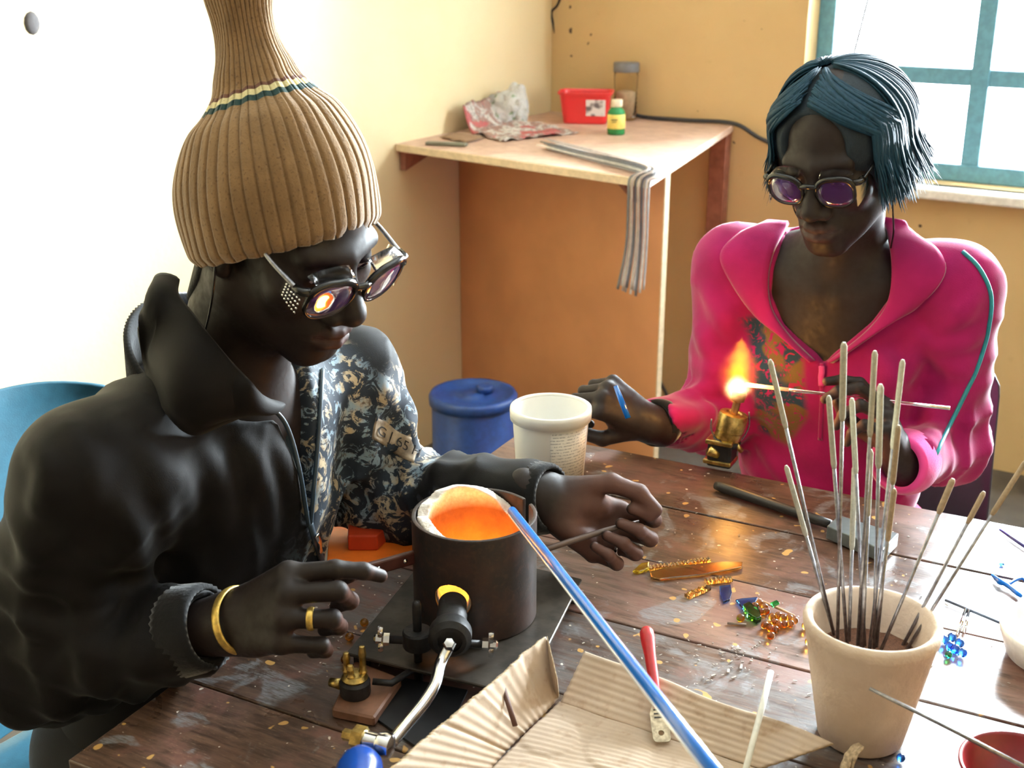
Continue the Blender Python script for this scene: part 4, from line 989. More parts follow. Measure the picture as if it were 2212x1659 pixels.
# ================================================================== the work table
def woodmat(name, seed):
    tone = [None, None, ((.27, .165, .13), .62), ((.145, .14, .14), .60), ((.07, .05, .04), .3), None][seed]
    t = NT(name); co = t.node('ShaderNodeTexCoord'); mp = t.node('ShaderNodeMapping'); mp.inputs['Rotation'].default_value = (0, 0, -math.atan2(E1[1], E1[0]))
    ad = t.node('ShaderNodeVectorMath', operation='ADD'); ad.inputs[1].default_value = (seed*3.1, seed*1.7, 0)
    t.link(co.outputs['Object'], ad.inputs[0]); 
    rt = t.node('ShaderNodeVectorRotate', rotation_type='Z_AXIS'); rt.inputs['Angle'].default_value = -math.atan2(E1[1], E1[0]); t.link(ad.outputs[0], rt.inputs['Vector'])
    st = t.node('ShaderNodeMapping'); st.inputs['Scale'].default_value = (1, 7, 1); t.link(rt.outputs[0], st.inputs[0]); v = st.outputs[0]
    raw = rt.outputs[0]
    grain = t.noise(v, 26, 6, .65, .3); big = t.noise(v, 5, 4, .6, .6); pat = t.noise(raw, 9, 5, .62, .5); fine = t.noise(v, 90, 4, .7); pat2 = t.noise(raw, 15, 5, .6, 1.0); sp = t.noise(raw, 120, 1); sp2 = t.noise(raw, 55, 1)
    c = t.mix(t.val(grain, .32, .68), (.040, .022, .015), (.12, .066, .042))
    c = t.mix(t.val(big, .45, .7), c, (.09, .045, .03))
    if tone: c = t.mix(t.math('MULTIPLY', t.val(t.noise(v, 11, 5, .7, .4), .34, .60), tone[1]), c, tone[0])
    c = t.mix(t.math('MULTIPLY', t.val(pat, .50, .64), .75), c, (.17, .075, .055))       # worn red paint
    c = t.mix(t.math('MULTIPLY', t.val(pat2, .55, .64), t.val(fine, .35, .6, .1, .8)), c, (.20, .21, .22))  # grey-blue wear
    c = t.mix(t.math('MULTIPLY', t.val(fine, .60, .72), .5), c, (.36, .25, .17))
    c = t.mix(t.val(sp2, .715, .735), c, (.46, .26, .08)); c = t.mix(t.val(sp, .74, .76), c, (.62, .55, .46))
    t.set(Base_Color=c, Roughness=t.val(pat, .35, .65, .27, .45), Specular_IOR_Level=.55)
    t.bump(t.math('ADD', grain, t.math('MULTIPLY', fine, .6)), .22, .001); return t.m
TW = .155; TL = 1.55; NBRD = 6
TAB = thing('work_table', 'worn dark plank work table strewn with glass and tools', 'table', TB(.75, .45, 0))
for k in range(NBRD):
    b0, b1 = k*TW, (k+1)*TW-.0026
    m = MB(); m.slab([TB(0, b0), TB(TL, b0), TB(TL, b1), TB(0, b1)], .715, .75-.0006*(k % 2)); bevel(m.build('board', woodmat('worn_painted_board', k), TAB, False), .0015, 2)
wd = plain('dark_table_timber', (.06, .03, .018), .6, var=.3, vs=20)
for a0, b0, a1, b1 in ((.05, .04, TL-.05, .06), (.05, .87, TL-.05, .89), (.05, .06, .07, .87), (TL-.07, .06, TL-.05, .87)):
    m = MB(); m.slab([TB(a0, b0), TB(a1, b0), TB(a1, b1), TB(a0, b1)], .62, .715); m.build('apron', wd, TAB, False)
for a0 in (.05, TL-.11):
    for b0 in (.04, .83):
        m = MB(); m.slab([TB(a0, b0), TB(a0+.06, b0), TB(a0+.06, b0+.06), TB(a0, b0+.06)], 0, .715); bevel(m.build('leg', wd, TAB, False), .004)
# ================================================================== things on the table
TZ = .7505
def Tz(px, py, z=TZ): return T(px, py, z)
# ---- steel plate under the furnace
PZ = .774
pl = [T(747, 1410, PZ), T(940, 1176, PZ), T(1257, 1250, PZ), T(1130, 1502, PZ)]
PLT = thing('base_plate', 'dark scratched steel plate standing low on the table under the small furnace', 'plate', (pl[0]+pl[2])/2*[1, 1, 0]+[0, 0, TZ])
m = MB(); m.slab(pl, PZ-.004, PZ); bevel(m.build('sheet', MT['dark_plate'], PLT, False), .001, 1)
pc_ = sum(pl)/4
for q in pl:
    c = q+(pc_-q)*.12; m = MB(); m.slab([c+[-.008, -.008, 0], c+[.008, -.008, 0], c+[.008, .008, 0], c+[-.008, .008, 0]], TZ, PZ-.004); m.build('foot', MT['iron'], PLT, False)
# ---- furnace
KR, KH = .067, .119; kf = T(1023, 1392, PZ); kc = kf+np.array([0, KR, 0]); KZ = PZ+.0005
KIL = thing('furnace', 'small round black steel furnace glowing orange inside', 'furnace', (kc[0], kc[1], KZ))
def cyl(c, r, z0, z1):
    def f(p):
        d = np.sqrt((p[:, 0]-c[0])**2+(p[:, 1]-c[1])**2)-r; return np.maximum(d, np.abs(p[:, 2]-(z0+z1)/2)-(z1-z0)/2)
    return f
noz1 = PLANE(978, 1296, [0, kc[1]-KR+.004, 0], [0, 1, 0]); noz1[2] = .8225; noz1[0] = PLANE(978, 1296, [0, kc[1]-KR, 0], [0, 1, 0])[0]
noz0 = PLANE(972, 1382, [0, 0, .818], [0, 0, 1]); nd = nrm(noz1-noz0)
slot_a = R(28); sd = np.array([math.cos(slot_a), math.sin(slot_a), 0])
def kshell(p):
    d = np.maximum(cyl(kc, KR, KZ, KZ+KH)(p), -cyl(kc, KR-.0045, KZ+.006, KZ+KH+.1)(p))
    d = smax(d, -cone(noz1-nd*.03, noz1+nd*.03, .0185)(p), .001)
    q = p-np.array([kc[0], kc[1], 0], np.float32); al = q@sd.astype(np.float32); ac = -q[:, 0]*sd[1]+q[:, 1]*sd[0]
    slot = np.maximum(np.maximum(np.abs(ac)-.0065, -al), KZ+KH-.034-p[:, 2])
    return smax(d, -slot, .001)
V, F = mesh_sdf(kshell, [kc[0]-KR-.005, kc[1]-KR-.005, KZ-.004], [kc[0]+KR+.005, kc[1]+KR+.005, KZ+KH+.005], .00125)
t = NT('heat_stained_steel'); v = t.coord(); n = t.noise(v, 22, 5, .6); n2 = t.noise(v, 160, 3)
c = t.mix(t.val(n, .4, .66), (.030, .026, .025), (.060, .034, .028)); c = t.mix(t.math('MULTIPLY', t.val(n2, .5, .7), .4), c, (.09, .05, .035))
t.set(Base_Color=c, Metallic=.35, Roughness=.46); t.bump(n2, .25, .0008); MT['furnace'] = t.m
sharp(obj('shell', V, F, MT['furnace'], KIL), 40)
def kline(p):
    q = p-np.array([kc[0], kc[1], KZ], np.float32); r_ = np.sqrt(q[:, 0]**2+q[:, 1]**2); a = np.arctan2(q[:, 1], q[:, 0])
    hgt = KH-.012+.020*np.exp(-((a-1.75)/.75)**2)+.012*np.exp(-((np.abs(a)-2.75)/.5)**2)*1.1-.012*np.exp(-((a-.2)/.7)**2)
    n_ = vnoise(p, 90, 21); n2_ = vnoise(p, 260, 22)
    inner = .049+.003*n_+.0012*n2_; outer = KR-.0062+.0015*n2_
    d = np.maximum(np.maximum(r_-outer, inner-r_), q[:, 2]-hgt-.005*n_-.002*n2_); d = np.maximum(d, .004-q[:, 2])
    fl = np.maximum(r_-.055, np.abs(q[:, 2]-.017)-.012); d = np.minimum(d, fl)
    return smax(d*.8, -cone(noz1-nd*.03, noz1+nd*.035, .0165)(p), .002)
V, F = mesh_sdf(kline, [kc[0]-KR, kc[1]-KR, KZ+.001], [kc[0]+KR, kc[1]+KR, KZ+KH+.03], .0016)
li = obj('fibre_lining', V, F, None or MT['steel'], KIL)
q = V-np.array([kc[0], kc[1], KZ]); r_ = np.hypot(q[:, 0], q[:, 1]); N = grad(kline, V); inw = -(N[:, 0]*q[:, 0]+N[:, 1]*q[:, 1])/(r_+1e-6)
hot = np.clip((inw+.1)/.5, 0, 1)*np.clip((.0585-r_)/.005, 0, 1)*np.clip((KH+.002-q[:, 2])/.018, 0, 1)
hot = np.maximum(hot, (q[:, 2] < .034)*(r_ < .05)*1.0); attr(li, 'hot', hot)
t = NT('glowing_ceramic_fibre'); v = t.coord(); n = t.noise(v, 45, 5, .65); sx = t.node('ShaderNodeSeparateXYZ'); t.link(v, sx.inputs[0]); n2 = t.noise(v, 200, 3)
hz = t.math('ADD', t.val(sx.outputs[2], .015, .118), t.math('MULTIPLY', t.math('SUBTRACT', n, .5), .55))
col = t.ramp(hz, [(0, (1, .44, .05)), (.32, (1, .32, .02)), (.62, (1, .20, .012)), (1, (.85, .13, .015))])
st = t.ramp(hz, [(0, (1, 1, 1)), (.4, (.55,)*3), (.75, (.34,)*3), (1, (.16,)*3)])
t.set(Base_Color=t.mix(t.at('hot'), t.mix(t.val(n2, .3, .7), (.58, .52, .45), (.72, .69, .64)), (.10, .028, .008)), Roughness=.95, Emission_Color=col, Emission_Strength=t.math('MULTIPLY', t.math('MULTIPLY', t.at('hot'), st), .52)); t.bump(n2, .6, .002)
li.data.materials.clear(); li.data.materials.append(t.m)
pd = bpy.data.lights.new('furnace_fire', 'POINT'); pd.energy = .07; pd.color = (1, .33, .05); pd.shadow_soft_size = .02
po = bpy.data.objects.new('furnace_fire', pd); COL.objects.link(po); po.location = (kc[0], kc[1], KZ+.098)
# rivet lugs on the left of the shell
# ---- gas torch firing into the furnace
TOR = thing('gas_torch', 'gas torch with black nozzle and bent chrome pipe firing into the small furnace', 'torch', (noz0[0], noz0[1], TZ))
A = frame(nd)
m = MB(); L_ = np.linalg.norm(noz1-noz0)
m.lathe([(.0125, .0), (.0142, .004), (.0142, L_*.38), (.0156, L_*.42), (.0156, L_*.62), (.0148, L_*.66), (.0148, L_-.004), (.0130, L_-.004), (.0125, L_*.5)], noz0, 36, A); sharp(m.build('nozzle', MT['iron'], TOR))
m = MB(); m.lathe([(.0125, -.004), (.0165, -.004), (.0215, .001), (.0215, .013), (.0195, .018), (.014, .019), (.0125, .018)], noz0, 36, A, closed=True); sharp(m.build('collar', MT['iron'], TOR))
st0 = Tz(905, 1470, TZ); st1 = np.array([st0[0], st0[1], PLANE(903, 1300, st0, [0, 1, 0])[2]])
m = MB(); m.lathe([(0, 0), (.0045, 0), (.0045, st1[2]-TZ-.004), (.0036, st1[2]-TZ), (0, st1[2]-TZ+.001)], st0, 14); m.build('stand_rod', MT['iron'], TOR)
ck = np.array([st0[0], st0[1], PLANE(905, 1378, st0, [0, 1, 0])[2]])
m = MB(); m.lathe([(.0045, -.010), (.0145, -.010), (.0155, -.008), (.0155, .007), (.0140, .009), (.0045, .009)], ck, 26); sharp(m.build('clamp_boss', MT['iron'], TOR))
bl = PLANE(835, 1381, ck, [0, 1, 0]); br = PLANE(1048, 1392, ck, [0, 1, 0])
m = MB(); m.tube([bl, (bl+br)/2, br], .0042, 12); m.build('crossbar', MT['iron'], TOR)
for e, d_ in ((bl, -1), (br, 1)):
    ax = nrm(br-bl)*d_; m = MB(); m.lathe([(0, 0), (.0065, 0), (.0065, .006), (.0048, .008), (.0048, .014), (.003, .016), (0, .016)], e-ax*.003, 6, frame(ax)); m.lathe([(0, -.003), (.004, -.0025), (.0045, 0), (.004, .0025), (0, .003)], e+ax*.006+np.array([0, 0, .008]), 10, frame(ax), ell=(1, 1.6)); m.lathe([(0, -.003), (.004, -.0025), (.0045, 0), (.004, .0025), (0, .003)], e+ax*.006-np.array([0, 0, .008]), 10, frame(ax), ell=(1, 1.6))
    sharp(m.build('wing_bolt', MT['chrome'], TOR))
pipe = [noz0+np.array([-.001, -.006, -.004]), T(952, 1432, .803), T(940, 1478, .797), T(916, 1518, .792), T(880, 1562, .787), T(846, 1604, .785)]
m = MB(); m.tube(spline(pipe, 40), .0058, 16); m.build('pipe', MT['chrome'], TOR)
m = MB(); m.lathe([(0, -.006), (.0068, -.006), (.0068, .003), (.005, .006), (0, .007)], pipe[0]+np.array([.001, -.004, .005]), 6, frame([0, -.7, .7])); sharp(m.build('hex_nut', MT['chrome'], TOR))
va, vb = T(768, 1592, .785), T(848, 1612, .785)
ax = nrm(vb-va); A = frame(ax); L_ = np.linalg.norm(vb-va)
m = MB(); m.lathe([(0, 0), (.0085, 0), (.0085, L_*.6), (.0105, L_*.65), (.0115, L_*.8), (.0105, L_*.97), (.006, L_+.001), (0, L_+.002)], va, 22, A); sharp(m.build('valve_body', MT['chrome'], TOR))
m = MB(); m.lathe([(0, -.012), (.0055, -.012), (.0055, -.002), (.0115, -.001), (.0115, .010), (0, .011)], va, 6, A); sharp(m.build('brass_union', MT['brass'], TOR))
hb = T(784, 1634, .778); hd_ = nrm(T(770, 1700, .772)-hb)
m = MB(); m.lathe([(0, -.004), (.012, -.003), (.0185, .006), (.0215, .018), (.0220, .06), (.019, .08), (0, .082)], hb, 28, frame(hd_)); m.build('hose_grip', plain('glossy_blue_plastic', (.006, .05, .28), .25), TOR)
# ---- wooden offcut with a brass valve on it, and the black link rod
wb = [T(716, 1530, .762), T(808, 1550, .762), T(868, 1464, .762), T(766, 1424, .762)]
m = MB(); m.slab(wb, TZ, .762); tag(bevel(m.build('wood_offcut', plain('reddish_offcut', (.17, .075, .04), .6, vs=40, var=.3), None, False, loc=sum(wb)/4*[1, 1, 0]+[0, 0, TZ]), .002, 1), 'reddish wood offcut lying under the brass valve by the dark plate', 'wood')
vz = .7625; vc = T(768, 1498, vz)
BV = thing('brass_valve', 'old brass gas valve with two stubs standing on the wood offcut', 'valve', vc)
m = MB(); m.lathe([(0, 0), (.015, 0), (.0155, .003), (.0155, .014), (.013, .017), (.0, .017)], vc, 24); sharp(m.build('body', MT['iron'], BV))
m = MB(); m.lathe([(0, .0165), (.0125, .0165), (.0135, .019), (.0105, .023), (0, .024)], vc, 20); sharp(m.build('cap', MT['brass'], BV))
for dx, dy, hh in ((.008, .003, .030), (-.008, .004, .022), (-.003, -.006, .014)):
    m = MB(); m.lathe([(0, .022), (.0042, .022), (.0046, .024), (.0034, .026), (.0034, .022+hh*.6), (.0042, .022+hh*.7), (.0028, .022+hh), (0, .0225+hh)], vc+np.array([dx, dy, 0]), 8); sharp(m.build('stub', MT['brass'], BV))
m = MB(); m.tube([vc+np.array([-.014, .004, .008]), vc+np.array([-.026, .008, .008])], [.006, .0045], 10); m.build('inlet', MT['brass'], BV)
m = MB(); m.tube([vc+np.array([.017, .003, .012]), T(845, 1476, .772), T(889, 1448, .7685-.0035+.004)], .0035, 10); tag(m.build('link_rod', MT['iron'], None, loc=T(845, 1476, .772)), 'thin black iron rod running from the brass valve towards the dark plate', 'rod')
# ---- dark sheet painting in the shade in front of the raised plate
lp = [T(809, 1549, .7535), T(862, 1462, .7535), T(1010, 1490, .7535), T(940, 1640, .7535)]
m = MB(); m.slab(lp, TZ, .7535); tag(m.build('shade_sheet', plain('painted_shade', (.012, .012, .014), .45, .4), None, False, loc=sum(lp)/4*[1, 1, 0]+[0, 0, TZ]), 'thin dark sheet painting in the shade between torch pipe and cardboard', 'sheet')
# ---- riveted brown strap in the near hand
h0 = P(775, 1236, 1.125); h1 = P(884, 1206, 1.165)
STRP = thing('tool_handle', 'brown riveted tool handle held in the near hand against the furnace', 'tool', h0)
m = MB(); ax = nrm(h1-h0); A = np.array([ax, nrm(np.cross([0, 0, 1], ax)), np.cross(ax, nrm(np.cross([0, 0, 1], ax)))]); m.box((h0+h1)/2, np.linalg.norm(h1-h0)+.03, .007, .015, A)
bevel(m.build('grip', plain('brown_handle', (.07, .022, .018), .4, var=.2), STRP, False), .002)
for t_ in (.35, .88):
    m = MB(); m.lathe([(0, .002), (.0024, .001), (.003, 0)], h0+(h1-h0)*t_-A[1]*.0036, 10, frame(-A[1])); m.build('rivet', MT['chrome'], STRP)
# ---- blue cane across the foreground
c0 = T(1106, 1106, .8965); c1 = P(1530, 1652, .66); c2 = c0+(c1-c0)*1.22
CAN = thing('glass_cane', 'long bright blue glass cane leaning from the furnace rim towards the camera', 'glass cane', c0)
up_ = nrm(np.cross(nrm(c2-c0), nrm(np.cross(nrm(c2-c0), [0, 0, 1.]))))*-1; sd_ = nrm(np.cross(nrm(c2-c0), up_))
t = NT('deep_blue_glass'); v = t.coord(); n = t.noise(v, 30, 2)
t.set(Base_Color=t.mix(n, (.0005, .11, .50), (.002, .16, .62)), Roughness=.22, Transmission_Weight=.1, IOR=1.45, Specular_IOR_Level=.25); MT['blue_glass'] = t.m
MT['blue_clear'] = glass('blue_bead_glass', (.03, .22, .85), .04)
MT['amber_glass'] = glass('amber_glass', (.62, .24, .02), .03); MT['green_glass'] = glass('green_glass', (.03, .38, .07), .05); MT['clear_glass'] = glass('clear_glass', (.93, .95, .93), .03)
MT['amber_ribbed'] = glass('ribbed_amber_glass', (.72, .36, .07), .12)
t = NT('white_highlight_glass'); v = t.coord(); n = t.noise(v, 30, 2); t.set(Base_Color=t.mix(n, (.80, .84, .92), (.9, .92, .96)), Roughness=.15, Transmission_Weight=.5, IOR=1.4); MT['highlight_glass'] = t.m  # white edge highlights of the cane put into the strand colour
for s_, nm, mt_, rr_ in ((-1, 'highlight_strand', MT['highlight_glass'], .0012), (0, 'blue_strand', MT['blue_glass'], .0048), (1, 'highlight_strand', MT['highlight_glass'], .0010)):
    o_ = sd_*s_*.0054+up_*(.0 if s_ else .0012); e_ = (c2-c0)*(.012*abs(s_)); m = MB(); m.tube([c0+o_+e_, c0+o_+(c2-c0)*.3, c0+o_+(c2-c0)*.65, c2+o_], rr_, 18, flat=1.0); m.build(nm, mt_, CAN)
# ---- rod in the far hand
r0 = P(1168, 1190, 1.262); r1 = P(1380, 1126, 1.312)
m = MB(); m.tube(spline([r0, (r0+r1)/2+np.array([0, 0, .001]), r1], 12), [.0036]*8+[.0034, .003, .0024, .0016], 12); tag(m.build('steel_rod', plain('brown_grey_rod', (.13, .09, .075), .45, .3), None, loc=r0), 'grey steel rod held in the far hand beside the furnace', 'rod')
s0 = T(1340, 1160, .758); s1 = T(1390, 1180, .754); m = MB(); m.tube([s0, s0+(s1-s0)*.7, s0+(s1-s0)*.82, s1], [.0042, .0042, .0034, .0006], 12); tag(m.build('scriber', MT['steel'], None, loc=s0), 'pointed steel scriber tip showing below the curled fingers', 'scriber')
# ---- clay pot with mandrels
pf = Tz(1882, 1643, TZ); pr_b, pr_t, ph = .040, .0628, .128; pcn = pf+np.array([0, pr_b, 0])
t = NT('buff_clay'); v = t.coord(); n = t.noise(v, 18, 5); n2 = t.noise(v, 160, 4); n3 = t.noise(v, 7, 3)
c = t.mix(t.val(n, .35, .68), (.58, .46, .36), (.68, .56, .45)); c = t.mix(t.math('MULTIPLY', t.val(n3, .55, .68), .4), c, (.40, .27, .18)); t.set(Base_Color=c, Roughness=.9, Specular_IOR_Level=.2); t.bump(t.math('ADD', n2, t.math('MULTIPLY', n, 1.5)), .5, .002); MT['clay'] = t.m
POT = thing('clay_pot', 'buff clay flowerpot holding a bunch of coated steel mandrels', 'pot', (pcn[0], pcn[1], TZ))
m = MB(); m.lathe([(0, 0), (pr_b-.003, 0), (pr_b, .003), (pr_b+(pr_t-pr_b)*.55, ph*.55), (pr_t-.0028, ph-.016), (pr_t-.001, ph-.013), (pr_t, ph-.005), (pr_t-.002, ph-.0008), (pr_t-.005, ph), (pr_t-.0085, ph-.003), (pr_t-.011, ph-.02), (pr_b-.004, .02), (0, .012)], pcn, 72); m.build('wall', MT['clay'], POT)
SZ = TZ+.088; rs = pr_b-.004+(pr_t-.011-pr_b+.004)*((.088-.02)/(ph-.04))
V = [pcn+[0, 0, .090]]; F = []; rg = np.random.default_rng(3)
for k in range(1, 7):
    for j in range(36): a = j*R(10); V.append(pcn+[rs*k/6*math.cos(a)*.99, rs*k/6*math.sin(a)*.99, .088+rg.uniform(-.001, .001)])
for j in range(36): F.append([0, 1+j, 1+(j+1) % 36])
for k in range(5):
    for j in range(36): F.append([1+k*36+j, 1+(k+1)*36+j, 1+(k+1)*36+(j+1) % 36, 1+k*36+(j+1) % 36])
o_ = obj('sand', V, F, plain('reddish_sand', (.16, .075, .045), .95, vs=500, var=.35, bump=.6, bs=700), POT); o_['kind'] = 'stuff'
rods = [((1663, 777), (1691, 908), (1802, 1372), 'leftmost and topmost of the mandrels leaning left out of the pot'),
        ((1698, 1006), (1733, 1144), (1792, 1366), 'short left mandrel whose coated end is below the leftmost one'),
        ((1823, 740), (1817, 888), (1809, 1388), 'tallest upright mandrel in the pot with a cream coated end'),
        ((1790, 855), (1804, 995), (1830, 1392), 'mandrel with its cream end just left of the tallest upright one'),
        ((1840, 860), (1854, 1008), (1868, 1394), 'mandrel just right of the tallest one leaning left'),
        ((1890, 758), (1880, 921), (1853, 1392), 'second tallest mandrel near the middle of the pot'),
        ((1902, 830), (1900, 993), (1888, 1400), 'upright mandrel with a pale end right of the second tallest'),
        ((1950, 777), (1926, 951), (1878, 1404), 'tall mandrel leaning right beside the raised hand'),
        ((1941, 919), (1928, 1030), (1893, 1398), 'short tan ended mandrel leaning right below the tall one'),
        ((1880, 971), (1874, 1103), (1862, 1398), 'mandrel with wide pale end in the centre front of the pot'),
        ((1846, 1006), (1838, 1175), (1834, 1386), 'short mandrel with cream end low in the centre of the pot'),
        ((1932, 1056), (1920, 1155), (1888, 1396), 'shortest mandrel with a tan end right of the centre'),
        ((2059, 1034), (2034, 1099), (1904, 1402), 'mandrel with thick tan end leaning right over the pot rim'),
        ((2126, 1062), (2106, 1119), (1992, 1380), 'thin mandrel leaning far right with a short tan end'),
        ((2216, 996), (2158, 1100), (1980, 1396), 'mandrel leaning farthest right with its long tan end at the frame edge')]
tint = [(.44, .42, .33), (.40, .38, .30), (.50, .48, .38)]
for k, (tp, cp, bp, lb) in enumerate(rods):
    b = T(bp[0], bp[1], SZ); d2 = b[:2]-pcn[:2]; L_ = np.linalg.norm(d2)
    if L_ > rs-.006: b[:2] = pcn[:2]+d2/L_*(rs-.006)
    Yt = b[1]+(.012 if k in (12, 13, 14) else .02*math.sin(k*2.1))
    tp3 = P(*tp, Yt); ax = nrm(tp3-b)
    # a point of the line nearest to the sight line of the coating's lower end
    s_ = (tp[1]-cp[1])/(tp[1]-bp[1]); cc = tp3+(b-tp3)*s_; b2 = b-ax*.03
    RO = thing('mandrel', lb, 'mandrel', b2, 'coated steel mandrels standing in the clay pot')
    m = MB(); m.tube([b2, (b2+cc)/2, cc+ax*.01], .00165 if k != 9 else .0022, 10); m.build('wire', MT['steel'], RO)
    rr = .0029 if k in (2, 6, 9, 12) else .0025
    m = MB(); m.tube([cc-ax*.004, cc, cc+(tp3-cc)*.5, tp3-ax*.003, tp3], [.0018, rr, rr, rr, rr*.55], 10); m.build('coating', MT['bead_release'] if k not in (8, 11, 12, 13, 14) else plain('tan_release_coating', (.36, .27, .17), .85, vs=300, bump=.3, bs=900), RO)
# ---- cardboard tray
t = NT('brown_cardboard'); v = t.coord(); n = t.noise(v, 14, 5); n2 = t.noise(v, 200, 4); n3 = t.noise(v, 60, 5)
c = t.mix(t.val(n, .35, .65), (.44, .34, .255), (.53, .42, .325)); c = t.mix(t.math('MULTIPLY', t.val(n3, .55, .7), .35), c, (.30, .18, .10)); t.set(Base_Color=c, Roughness=.88, Specular_IOR_Level=.2); t.bump(n2, .25, .0008); MT['card'] = t.m
MT['card_edge'] = plain('torn_cardboard_edge', (.50, .38, .25), .95, vs=260, var=.3, bump=.8, bs=600)
bx = [T(1205, 1510, .7525), T(1075, 1645, .7525)]; CARD = thing('cardboard_tray', 'torn corrugated cardboard tray in the foreground beside the torch', 'box', bx[0]*[1, 1, 0]+[0, 0, TZ])
def sheet(name, P00, P10, P01, P11, nu, nv, per, amp, th, axis, extra=None, edge=None, rag=0.0, smoothA=None):
    """corrugated sheet between four corner points (u from 0 to 1: P00..P10, v: P00..P01); per: flutes along u or v"""
    P00, P10, P01, P11 = [np.array(x) for x in (P00, P10, P01, P11)]; rg = np.random.default_rng(len(name)*7+nu)
    u = np.linspace(0, 1, nu); v = np.linspace(0, 1, nv); U, Vv = np.meshgrid(u, v, indexing='ij')
    rg_v = rag*(np.interp(u, np.linspace(0, 1, 24), rg.uniform(-1, 1, 24))+.5*rg.uniform(-1, 1, nu)) if rag else np.zeros(nu)
    Ve = Vv*(1+rg_v[:, None]*Vv**3)
    G = (P00*(1-U[..., None])+P10*U[..., None])*(1-Ve[..., None])+(P01*(1-U[..., None])+P11*U[..., None])*Ve[..., None]
    if edge is not None: G = G+edge(U, Vv)
    N = nrm(np.cross(P10-P00, P01-P00)); N = N if N @ (CO-P00) > 0 else -N
    Lu = np.linalg.norm(P10-P00); Lv = np.linalg.norm(P01-P00); s = (U*Lu if axis == 0 else Vv*Lv)
    h = amp*np.sin(2*math.pi*s/per)
    if extra is not None: h = h+extra(U, Vv, U*Lu, Vv*Lv, G)
    top = G+N*h[..., None]; bot = G-N*(th-h[..., None]*.8)
    V = np.vstack([top.reshape(-1, 3), bot.reshape(-1, 3)]); M = nu*nv; F = []; mi = []
    c_ = np.cross(top[1, 0]-top[0, 0], top[0, 1]-top[0, 0]) @ N > 0
    for i in range(nu-1):
        for j in range(nv-1):
            q = [i*nv+j, (i+1)*nv+j, (i+1)*nv+j+1, i*nv+j+1]; q = q if c_ else q[::-1]; F += [q, [x+M for x in q[::-1]]]; mi += [0, 0]
    rim = [i*nv for i in range(nu)]+[(nu-1)*nv+j for j in range(1, nv)]+[i*nv+nv-1 for i in range(nu-2, -1, -1)]+[j for j in range(nv-2, 0, -1)]
    for i in range(len(rim)):
        a, b = rim[i], rim[(i+1) % len(rim)]; q = [a, a+M, b+M, b]; F.append(q if c_ else q[::-1]); mi.append(1)
    return obj(name, V, F, [MT['card'], MT['card_edge']], CARD, True, midx=mi)
lw0, lw1 = T(1207, 1508, .7530), T(1020, 1700, .7530); lt0, lt1 = T(1181, 1374, .811), T(795, 1706, .811)
def lextra(U, V_, su, sv, G): return .0012*np.exp(-((U-.42)/.012)**2)-.0010*np.exp(-((U-.62)/.010)**2)-.0035*np.exp(-((U-.13)/.04)**2)*(V_ > .1)+.001*np.sin(9*U+4*V_)
sheet('side_flap', lw0, lw1, lt0, lt1, 170, 14, .0085, .00035, .0035, 0, lextra, None, .014)
# corner tab turning from the side flap
sheet('corner_tab', T(1207, 1508, .7535), T(1186, 1505, .7535), T(1203, 1470, .790), T(1181, 1376, .811), 10, 12, .01, .0002, .003, 1, None, None, .03)
bw0, bw1 = T(1211, 1517, .7530), T(1640, 1660, .7530)
tb = [(1263, 1406), (1301, 1421), (1438, 1468), (1514, 1501), (1590, 1527), (1657, 1546), (1728, 1572), (1800, 1606)]
tpts = spline([T(x, y, .784 if i < 6 else .776) for i, (x, y) in enumerate(tb)], 60)
bt0, bt1 = tpts[0], tpts[-1]
def bedge(U, V_):
    lin = bt0*(1-U[..., None])+bt1*U[..., None]
    cur = np.stack([np.interp(U, np.linspace(0, 1, 60), tpts[:, k]) for k in range(3)], -1); return (cur-lin)*(V_[..., None]**1.5)
def bextra(U, V_, su, sv, G): return .0012*np.exp(-((V_-.12)/.06)**2)+.0015*np.sin(7*U)*V_
sheet('back_flap', bw0, bw1, bt0, bt1, 60, 44, .0078, .0006, .0035, 1, bextra, bedge, 0)
fl = [T(1209, 1515, .7528), T(1640, 1662, .7528), T(1000, 1720, .7528), T(1640, 1790, .7528)]
rings = [(T(1185, 1592, .7528), .030), (T(1335, 1625, .7528), .032), (T(1150, 1680, .7528), .030)]
def fextra(U, V_, su, sv, G):
    h = .0004*np.sin(20*U)
    for c_, r_ in rings:
        d = np.hypot(G[..., 0]-c_[0], G[..., 1]-c_[1]); h = h+.0014*np.clip((r_-d)/.004, 0, 1)
    return h
sheet('floor_panel', fl[0], fl[1], fl[2], fl[3], 110, 80, .0080, .00035, .0022, 1, fextra)
m = MB(); m.tube([T(1084, 1476, .8015), T(1098, 1520, .788), T(1113, 1568, .7765)], .0027, 8, flat=.5); tag(m.build('brown_stick', plain('dark_brown_splinter', (.09, .035, .02), .7), None, loc=T(1098, 1520, .778)), 'thin dark brown stick lying against the cardboard side flap', 'stick')
m = MB(); rg = np.random.default_rng(9)
for k in range(3): m.tube(spline([T(1822+8*k, 1662-2*k, .758), T(1836+6*k, 1630, .768+.002*k), T(1858+3*k, 1607+3*k, .776)], 8), [.004, .0045, .004, .005, .004, .0045, .004, .002], 7, flat=.4)
tag(m.build('torn_strip', MT['card_edge'], None, loc=T(1836, 1640, .758)), 'frayed roll of torn cardboard at the foot of the clay pot', 'scrap')
